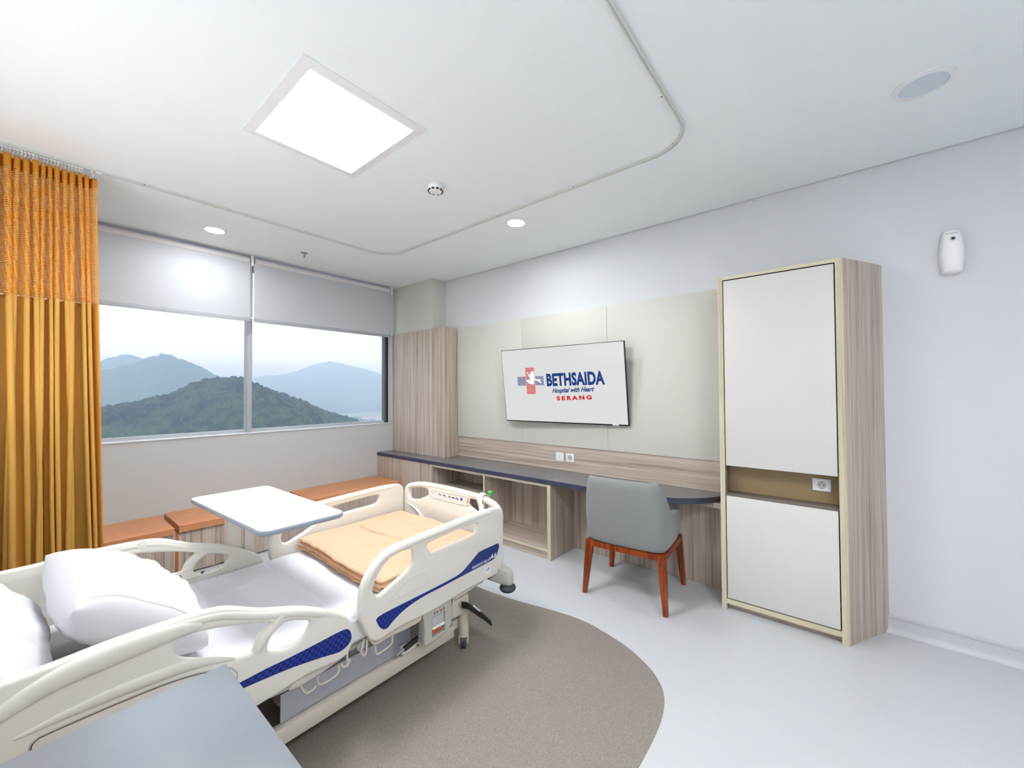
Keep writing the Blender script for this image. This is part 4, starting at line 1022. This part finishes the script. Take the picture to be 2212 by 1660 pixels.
    tube('spring_rod', [(3.166, -2.20, .258), (3.160, -2.345, .222)], .006, 'steel', t, 10)
    lathe('spring_pivot', [(.010, 0), (.010, .02), (.006, .022)], (3.165, -2.222, .248), 'steel', t, 16, 'x')
    lathe('bolt', [(.007, 0), (.007, .01)], (3.17, -2.222, .218), 'steel', t, 14, 'x')
    box('bracket', 3.125, 3.162, -2.31, -2.17, .196, .236, 'cream_metal', t, bev=.012)
    # accessory hooks and flat bar guides under the rails
    def hook(P, r=.0055, lab=None): tube('hook', [(3.172, y, z) for y, z in P], r, 'cream_metal', t, 8, k=3)
    hook([(-2.815, .345), (-2.800, .310), (-2.785, .295), (-2.762, .297), (-2.750, .308)])
    hook([(-2.745, .345), (-2.742, .310), (-2.720, .298), (-2.665, .300), (-2.650, .318), (-2.655, .345)])
    hook([(-2.640, .345), (-2.632, .322), (-2.610, .318), (-2.600, .335), (-2.612, .345)])
    hook([(-2.612, .395), (-2.612, .325)])
    hook([(-2.530, .395), (-2.545, .345), (-2.530, .320), (-2.518, .335), (-2.515, .395)])
    hook([(-2.475, .375), (-2.468, .305), (-2.450, .292), (-2.385, .302), (-2.378, .335), (-2.385, .365)])
    hook([(-1.985, .395), (-1.975, .350), (-1.985, .325), (-2.005, .322)])
    hook([(-1.905, .405), (-1.898, .372), (-1.880, .372), (-1.878, .405)], .004)
    hook([(-1.760, .405), (-1.755, .372), (-1.720, .378), (-1.715, .405)], .004)
    lathe('end_disc', [(.021, -.004), (.021, .004), (.016, .006)], (3.155, -2.535, .360), 'frame', t, 24, 'x')
    # curved plastic guards beneath the rails
    curve_sheet('rail_guard', [(-2.86, .352), (-2.80, .345), (-2.66, .362), (-2.610, .385), (-2.612, .402), (-2.70, .410), (-2.82, .385)], [], .030, .008, lambda a, b, c: (3.170+c, a, b), 'cream_metal', t, 2)
    curve_sheet('rail_guard', [(-2.50, .400), (-2.497, .365), (-2.475, .348), (-2.40, .352), (-2.30, .345), (-2.215, .350), (-2.215, .405), (-2.35, .412)], [], .036, .010, lambda a, b, c: (3.175+c, a, b), 'cream_metal', t, 2)
    curve_sheet('rail_guard', [(-1.975, .372), (-1.960, .360), (-1.80, .372), (-1.755, .388), (-1.750, .408), (-1.86, .412), (-1.965, .405)], [], .030, .008, lambda a, b, c: (3.175+c, a, b), 'cream_metal', t, 2)
    # bumpers at the foot corners
    for s, xb in ((1, 3.112), (-1, 2.235)):
        L = [(0, -.060), (.02, -.075), (.105, -.052), (.178, -.030), (.196, -.008), (.190, .020), (.170, .034), (.10, .032), (.02, .020), (0, .010)]
        L = smooth_loop(L, 3); bm = bmesh.new(); rings = []
        for z, q in ((.335, .80), (.342, .93), (.350, .97), (.418, .90), (.425, .84)):
            cx, cy = .10, -.015
            rings.append([bm.verts.new((xb+s*(cx+(x-cx)*q), -1.60+cy+(y-cy)*q, z+(.02*(1-x/.19)))) for x, y in L])
        for a, b in zip(rings, rings[1:]):
            for k in range(len(L)): bm.faces.new((a[k], a[(k+1) % len(L)], b[(k+1) % len(L)], b[k]))
        bm.faces.new(rings[0][::-1]); bm.faces.new(rings[-1])
        arm = fin('bumper_arm', bm, 'greyplastic', t, world=True, sharp=45)
        lathe('pole_socket', [(.013, .4255), (.015, .4275), (.013, .4280), (.010, .4260)], (xb+s*.150, -1.605, 0), 'frame', arm, 20)
        lathe('bumper_roller', [(.020, .340), (.038, .337), (.048, .329), (.052, .318), (.048, .307), (.038, .299), (.020, .297)], (xb+s*.158, -1.607, 0), 'rubber', arm, 32)
        lathe('arm_hole', [(.008, 0), (.008, .003)], (xb+s*.055, -1.673, .372), 'hole', arm, 14, 'y')
        box('bumper_mount', xb-.03, xb+s*.02, -1.68, -1.60, .345, .394, 'greyplastic', t, bev=.006)
    # headrest frame posts
    for x in (2.22, 3.10): box('head_post', x, x+.03, -3.87, -3.84, .34, .62, 'cream_metal', t)
def XZ_AT(y): return lambda a, b, c: (a, y+c, b)
bed()

def foot_clip():
    t = thing('strap_clip', 'milky plastic strap with green knob clipped over footboard corner', 'strap clip', (3.06, FOOT, .84))
    P = [(3.035, FOOT-.030, .700), (3.040, FOOT-.030, .745), (3.030, FOOT-.027, .780), (3.015, FOOT-.027, .815), (3.020, FOOT-.018, .853), (3.035, FOOT, .866), (3.04, FOOT+.022, .845), (3.04, FOOT+.026, .79)]
    P = smooth_loop(P, 3, closed=False); bm = bmesh.new(); rings = []
    for i, p in enumerate(P):
        w = .018+.010*(1-i/len(P))
        rings.append([bm.verts.new((p[0]-w, p[1], p[2])), bm.verts.new((p[0]+w, p[1], p[2]-.004))])
    for a, b in zip(rings, rings[1:]): bm.faces.new((a[0], a[1], b[1], b[0]))
    o = fin('strap', bm, 'white', t, world=True, smooth=True); so = o.modifiers.new('thickness', 'SOLIDIFY'); so.thickness = .0025
    lathe('knob', [(.007, 0), (.006, .014), (.006, .020), (.014, .024), (.0165, .029), (.014, .035), (.006, .037)], (3.090, FOOT+.002, .850), 'green', t, 24, label='bright green mushroom knob')
    fin('paper_slip', aprism(bmesh.new(), [(3.055, .700), (3.100, .702), (3.100, .770), (3.055, .775)], FOOT+.0235, FOOT+.0245, XZ), 'white', t, world=True)
    for k in range(3): box('slip_print', 3.060, 3.083, FOOT+.0229, FOOT+.0236, .752-.012*k, .754-.012*k, 'frame_dark', t)
foot_clip()

# ------------------------------------------------------------------ soft things on the bed
def fbm(x, y, z=0, o=3):
    s = 0; a = 1
    for k in range(o): s += a*noise.noise(Vector((x*2**k, y*2**k, z+k*7))); a *= .5
    return s
def mattress():
    t = thing('mattress', 'mattress under a tight white sheet on the hospital bed', 'mattress', (2.67, -2.7, .419))
    x0, x1, y0, y1, z0, z1 = 2.185, 3.150, -3.82, -1.605, .419, .532
    bm = bmesh.new(); NX, NY = 90, 200
    def P(i, j):
        u, v = i/NX, j/NY; x = x0+(x1-x0)*u; y = y0+(y1-y0)*v
        d = min(x-x0, x1-x, y-y0, y1-y)
        z = z1-.028*(1-min(1, d/.035))**2
        w = .0022*fbm(x*5, y*5, 3)
        # pressed fold lines of the sheet
        for c in (2.46, 2.86): w += .0038*math.exp(-((x-c-.004*math.sin(y*6))/.007)**2)
        for c in (-2.62, -2.95, -3.18): w -= .0042*math.exp(-((y-c-.006*math.sin(x*5))/.008)**2)
        # light diagonal tucks
        w += .0050*max(0, noise.noise(Vector(((x*.5+y)*9, (x-y*.3)*1.2, 2))))*(1 if y > -3.1 else .4)
        return Vector((x, y, z+w))
    T = [[bm.verts.new(P(i, j)) for j in range(NY+1)] for i in range(NX+1)]
    for i in range(NX):
        for j in range(NY): bm.faces.new((T[i][j], T[i+1][j], T[i+1][j+1], T[i][j+1]))
    edge = [T[i][0] for i in range(NX+1)]+[T[NX][j] for j in range(1, NY+1)]+[T[i][NY] for i in range(NX-1, -1, -1)]+[T[0][j] for j in range(NY-1, 0, -1)]
    prev = edge; n = len(edge)
    for z, o in ((.49, .004), (.45, .003), (z0, -.004)):
        cur = []
        for k, v in enumerate(edge):
            c = v.co; dx = (1 if c.x > 3.1 else (-1 if c.x < 2.2 else 0)); dy = (1 if c.y > -1.62 else (-1 if c.y < -3.8 else 0))
            w = .004*fbm(c.y*9, z*20, 1)
            cur.append(bm.verts.new((c.x+dx*(o+w), c.y+dy*(o+w), z)))
        for k in range(n): bm.faces.new((prev[k], prev[(k+1) % n], cur[(k+1) % n], cur[k]))
        prev = cur
    bm.faces.new(prev[::-1])
    fin('fitted_sheet', bm, 'sheet', t, True, world=True)
    # loose sheet edge hanging over the near side between and below the rails
    bm = bmesh.new(); N = 80; rows = []
    for k in range(9):
        f = k/8; row = []
        for j in range(N+1):
            y = -3.35+ (1.42)*j/N
            low = .405-.055*max(0, math.exp(-((y+2.88)/.16)**2))
            z = .500+(low-.500)*f
            row.append(bm.verts.new((3.158+.012*f+.006*fbm(y*7, z*9, 5)*f, y, z)))
        rows.append(row)
    for a, b in zip(rows, rows[1:]):
        for j in range(N): bm.faces.new((a[j], a[j+1], b[j+1], b[j]))
    o = fin('sheet_edge', bm, 'sheet', t, True, world=True)
    so = o.modifiers.new('thickness', 'SOLIDIFY'); so.thickness = .0015
mattress()
def blanket():
    t = thing('folded_blanket', 'peach cotton blanket folded flat across the bed foot', 'blanket', (2.66, -2.05, .533))
    layers = [(.540, .566, 0.0), (.565, .592, -.008), (.591, .617, -.004)]
    for k, (za, zb, dy) in enumerate(layers):
        x0, x1 = 2.180+.008*k, 3.165-.010*k; y0, y1 = -2.425+dy, -1.66+.008*k
        bm = bmesh.new(); NX, NY = 70, 64; ths = (zb-za)/2
        def P(i, j, s):
            u, v = i/NX, j/NY; x = x0+(x1-x0)*u
            yy0 = y0+.009*math.sin(u*7)+.006*fbm(u*9, k*3.3, 1); y = yy0+(y1-yy0)*v
            d = min(v*(y1-y0), (1-v)*(y1-y0), u*(x1-x0), (1-u)*(x1-x0))
            e = math.sqrt(max(0, 1-(1-min(1, d/.022))**2))
            zc = (za+zb)/2
            w = .004*fbm(x*6, y*6, k*5) + (.0045*max(0, noise.noise(Vector((x*9-y*4, x*2+y*3, k+9))))) + (.0035*max(0, noise.noise(Vector((x*3+y*14, x*2, k))))) + .010*math.exp(-((v)/.10)**2)*fbm(u*24, v*3, k*9+2)
            if k == 2: w += -.004*math.exp(-((v-.47-.01*math.sin(u*9))/.012)**2) + .008*math.exp(-((u-.42)**2+(v-.9)**2)/.06)
            return Vector((x, y, zc+s*ths*e+w*(1 if (s > 0) else .5)))
        T = [[bm.verts.new(P(i, j, 1)) for j in range(NY+1)] for i in range(NX+1)]
        B = [[(T[i][j] if (i in (0, NX) or j in (0, NY)) else bm.verts.new(P(i, j, -1))) for j in range(NY+1)] for i in range(NX+1)]
        for i in range(NX):
            for j in range(NY):
                bm.faces.new((T[i][j], T[i+1][j], T[i+1][j+1], T[i][j+1]))
                q = (B[i][j], B[i][j+1], B[i+1][j+1], B[i+1][j])
                try: bm.faces.new(q)
                except ValueError: pass
        o = fin('blanket_layer', bm, 'blanket', t, True, world=True)
        if k:
            pts = []
            for i in range(3, NX-2, 1):
                u = i/NX; x = x0+(x1-x0)*u; yy = y0+.009*math.sin(u*7)+.006*fbm(u*9, k*3.3, 1)
                pts.append((x, yy-.0015, za+.004+.010*fbm(u*24, 0, k*9+2)*.6))
            fin('piping', atube(bmesh.new(), pts, .0022, 6), 'piping', t, world=True, label='amber brown piped edge')
    # stitched seam across the top
    pts = [(2.30+.84*q/40, -2.055-.012*math.sin(q*.22)+.03*(q/40), .6170+.0035*fbm((2.30+.84*q/40)*6, (-2.055-.012*math.sin(q*.22)+.03*(q/40))*6, 10)) for q in range(41)]
    fin('seam', atube(bmesh.new(), pts, .0016, 6), 'piping', t, world=True, label='amber brown seam line')
blanket()
def pillow(label, c, size, rot, seed, sag=.0):
    t = thing('pillow', label, 'pillow', c, group='white pillows at the bed head')
    m = Matrix.Translation(c) @ rot; W, D, Tk = size
    bm = bmesh.new(); NX, NY = 64, 44; 
    def P(i, j, s):
        u, v = i/NX*2-1, j/NY*2-1
        pin = .055*(u*u)*(v*v)
        x = W/2*(u*(1-.07*(1-v*v)*abs(u)**3)); y = D/2*(v*(1-.09*(1-u*u)*abs(v)**3))
        hgt = Tk/2*((1-abs(u)**2.6)*(1-abs(v)**2.6))**.42
        cr = math.exp(-((1-abs(u))**2+(1-abs(v))**2)/.10)
        w = .020*fbm(u*2.2+seed, v*2.2, seed)*((1-u*u)*(1-v*v))**.3
        w += .010*cr*noise.noise(Vector(((u-v)*6, (u+v)*2, seed)))
        w += .012*max(-.2, noise.noise(Vector((u*7+v*3, v*1.2, seed+4))))*((1-u*u))**.5
        return m @ Vector((x, y, s*(hgt+w*(hgt/(Tk/2)))))
    T = [[bm.verts.new(P(i, j, 1)) for j in range(NY+1)] for i in range(NX+1)]
    B = [[(T[i][j] if (i in (0, NX) or j in (0, NY)) else bm.verts.new(P(i, j, -1))) for j in range(NY+1)] for i in range(NX+1)]
    for i in range(NX):
        for j in range(NY):
            for Q, f in ((T, 0), (B, 1)):
                q = (Q[i][j], Q[i+1][j], Q[i+1][j+1], Q[i][j+1])
                try: bm.faces.new(q if not f else q[::-1])
                except ValueError: pass
    fin('pillowcase', bm, 'sheet', t, True, world=True)
    # stitched side seam
    pts = [P(NX-3, j, 1) for j in range(2, NY-1)]
    fin('seam', atube(bmesh.new(), [p+Vector((0, 0, .0008)) for p in pts], .0016, 6), 'sheet', t, world=True)
rX = lambda a: Matrix.Rotation(a, 4, 'X'); rZ = lambda a: Matrix.Rotation(a, 4, 'Z'); rY = lambda a: Matrix.Rotation(a, 4, 'Y')
pillow('white pillow at the head end, cut by the left frame edge', (2.70, -3.665, .745), (.88, .46, .22), rX(-.80), 1.0)
pillow('plump white pillow leaning forward, nearer the bed foot', (2.665, -3.290, .722), (.74, .46, .265), rZ(.06) @ rX(-.68), 5.0)

# ------------------------------------------------------------------ overbed table
def overbed():
    zt = .95
    t = thing('overbed_table', 'white overbed table with blue-grey edge across the bed', 'table', (2.04, -2.73, 0))
    L = smooth_loop([(2.03, -2.935), (2.5, -2.895), (2.94, -2.880), (2.975, -2.872), (3.0, -2.84), (2.995, -2.72), (3.000, -2.57), (2.985, -2.525), (2.95, -2.515), (2.5, -2.530), (2.03, -2.545), (2.0, -2.555), (1.985, -2.60), (1.985, -2.74), (1.985, -2.88), (2.0, -2.925)], 5)
    L = []
    def corner(cx, cy, r, a0):
        for i in range(7):
            a = a0+PI/2*i/6; L.append((cx+r*math.cos(a), cy+r*math.sin(a)))
    xa, xb = 2.028, 2.985; ya0, ya1, yb0, yb1 = -2.945, -2.545, -2.898, -2.522; r = .045
    corner(xb-r, yb1-r, r, 0); corner(xa+r, ya1-r, r, PI/2); corner(xa+r, ya0+r, r, PI); corner(xb-r, yb0+r, r, 1.5*PI)
    fin('tabletop', aprism(bmesh.new(), L, zt-.004, zt), 'tabletop', t, world=True, sharp=30)
    bm = bmesh.new(); n = len(L); cx, cy = 2.5, -2.73
    def off(d, z): 
        out = []
        for i, p in enumerate(L):
            a = Vector(L[i-1]); b = Vector(L[(i+1) % n]); dd = (b-a).normalized(); out.append(bm.verts.new((p[0]+dd.y*d, p[1]-dd.x*d, z)))
        return out
    R = [off(.0003, zt-.0002), off(.0035, zt-.003), off(.005, zt-.010), off(.004, zt-.018), off(-.002, zt-.024), off(-.03, zt-.026)]
    for a, b in zip(R, R[1:]):
        for k in range(n): bm.faces.new((a[k], a[(k+1) % n], b[(k+1) % n], b[k]))
    bm.faces.new(R[-1])
    fin('edge_band', bm, 'tableedge', t, world=True, sharp=60)
    box('support_arm', 2.035, 2.60, -2.77, -2.69, zt-.052, zt-.027, 'cream_metal', t, bev=.005)
    c = box('column', 2.015, 2.085, -2.775, -2.705, .06, zt-.053, 'cream', t, bev=.004)
    box('inner_column', 2.020, 2.080, -2.704, -2.690, .06, zt-.053, 'cream_metal', t)
    box('column_rib', 2.015, 2.085, -2.689, -2.645, .06, zt-.053, 'cream', t, bev=.004)
    box('foot_bar', 2.01, 2.09, -3.02, -2.42, .03, .06, 'cream_metal', t, bev=.008)
    box('foot_bar', 2.09, 2.80, -2.76, -2.66, .035, .058, 'cream_metal', t, bev=.006)
    for x, y in ((2.05, -2.98), (2.05, -2.46), (2.76, -2.71)):
        lathe('wheel', [(.016, -.008), (.0175, 0), (.016, .008)], (x, y, .018), 'rubber', t, 18, 'x')
        box('wheel_mount', x-.012, x+.012, y-.010, y+.010, .030, .036, 'greyplastic', t)
overbed()

# ------------------------------------------------------------------ bedside cabinet in the foreground
def bedside():
    t = thing('bedside_cabinet', 'grey-topped bedside cabinet in the near left corner', 'cabinet', (3.85, -3.5, 0))
    x0, x1, y0, y1, z = 3.552, 4.20, -3.74, -3.178, .78
    box('top_panel', x0, x1, y0, y1, z-.018, z, 'cabtop', t, bev=.0012)
    box('edge_band', x0-.0008, x0+.0012, y0, y1, z-.019, z-.0022, 'counter_edge', t); box('edge_band', x0, x1, y1-.0012, y1+.0008, z-.019, z-.0022, 'counter_edge', t)
    box('carcass', x0+.02, x1-.02, y0+.01, y1-.03, .06, z-.019, 'wood_v', t)
    d = box('drawer', x0+.022, x1-.022, y1-.029, y1-.012, .56, z-.024, 'door', t, bev=.002); box('handle', 3.78, 3.97, y1-.011, y1-.002, .655, .667, 'steel', d, bev=.003)
    d = box('door', x0+.022, x1-.022, y1-.029, y1-.012, .065, .555, 'door', t, bev=.002); box('handle', 3.60, 3.612, y1-.011, y1-.002, .40, .52, 'steel', d, bev=.003)
    for x in (x0+.06, x1-.06):
        for y in (y0+.06, y1-.08):
            lathe('wheel', [(.022, -.010), (.025, -.008), (.025, .008), (.022, .010)], (x, y, .0255), 'rubber', t, 20, 'x'); box('wheel_mount', x-.014, x+.014, y-.012, y+.012, .0505, .0595, 'greyplastic', t)
bedside()
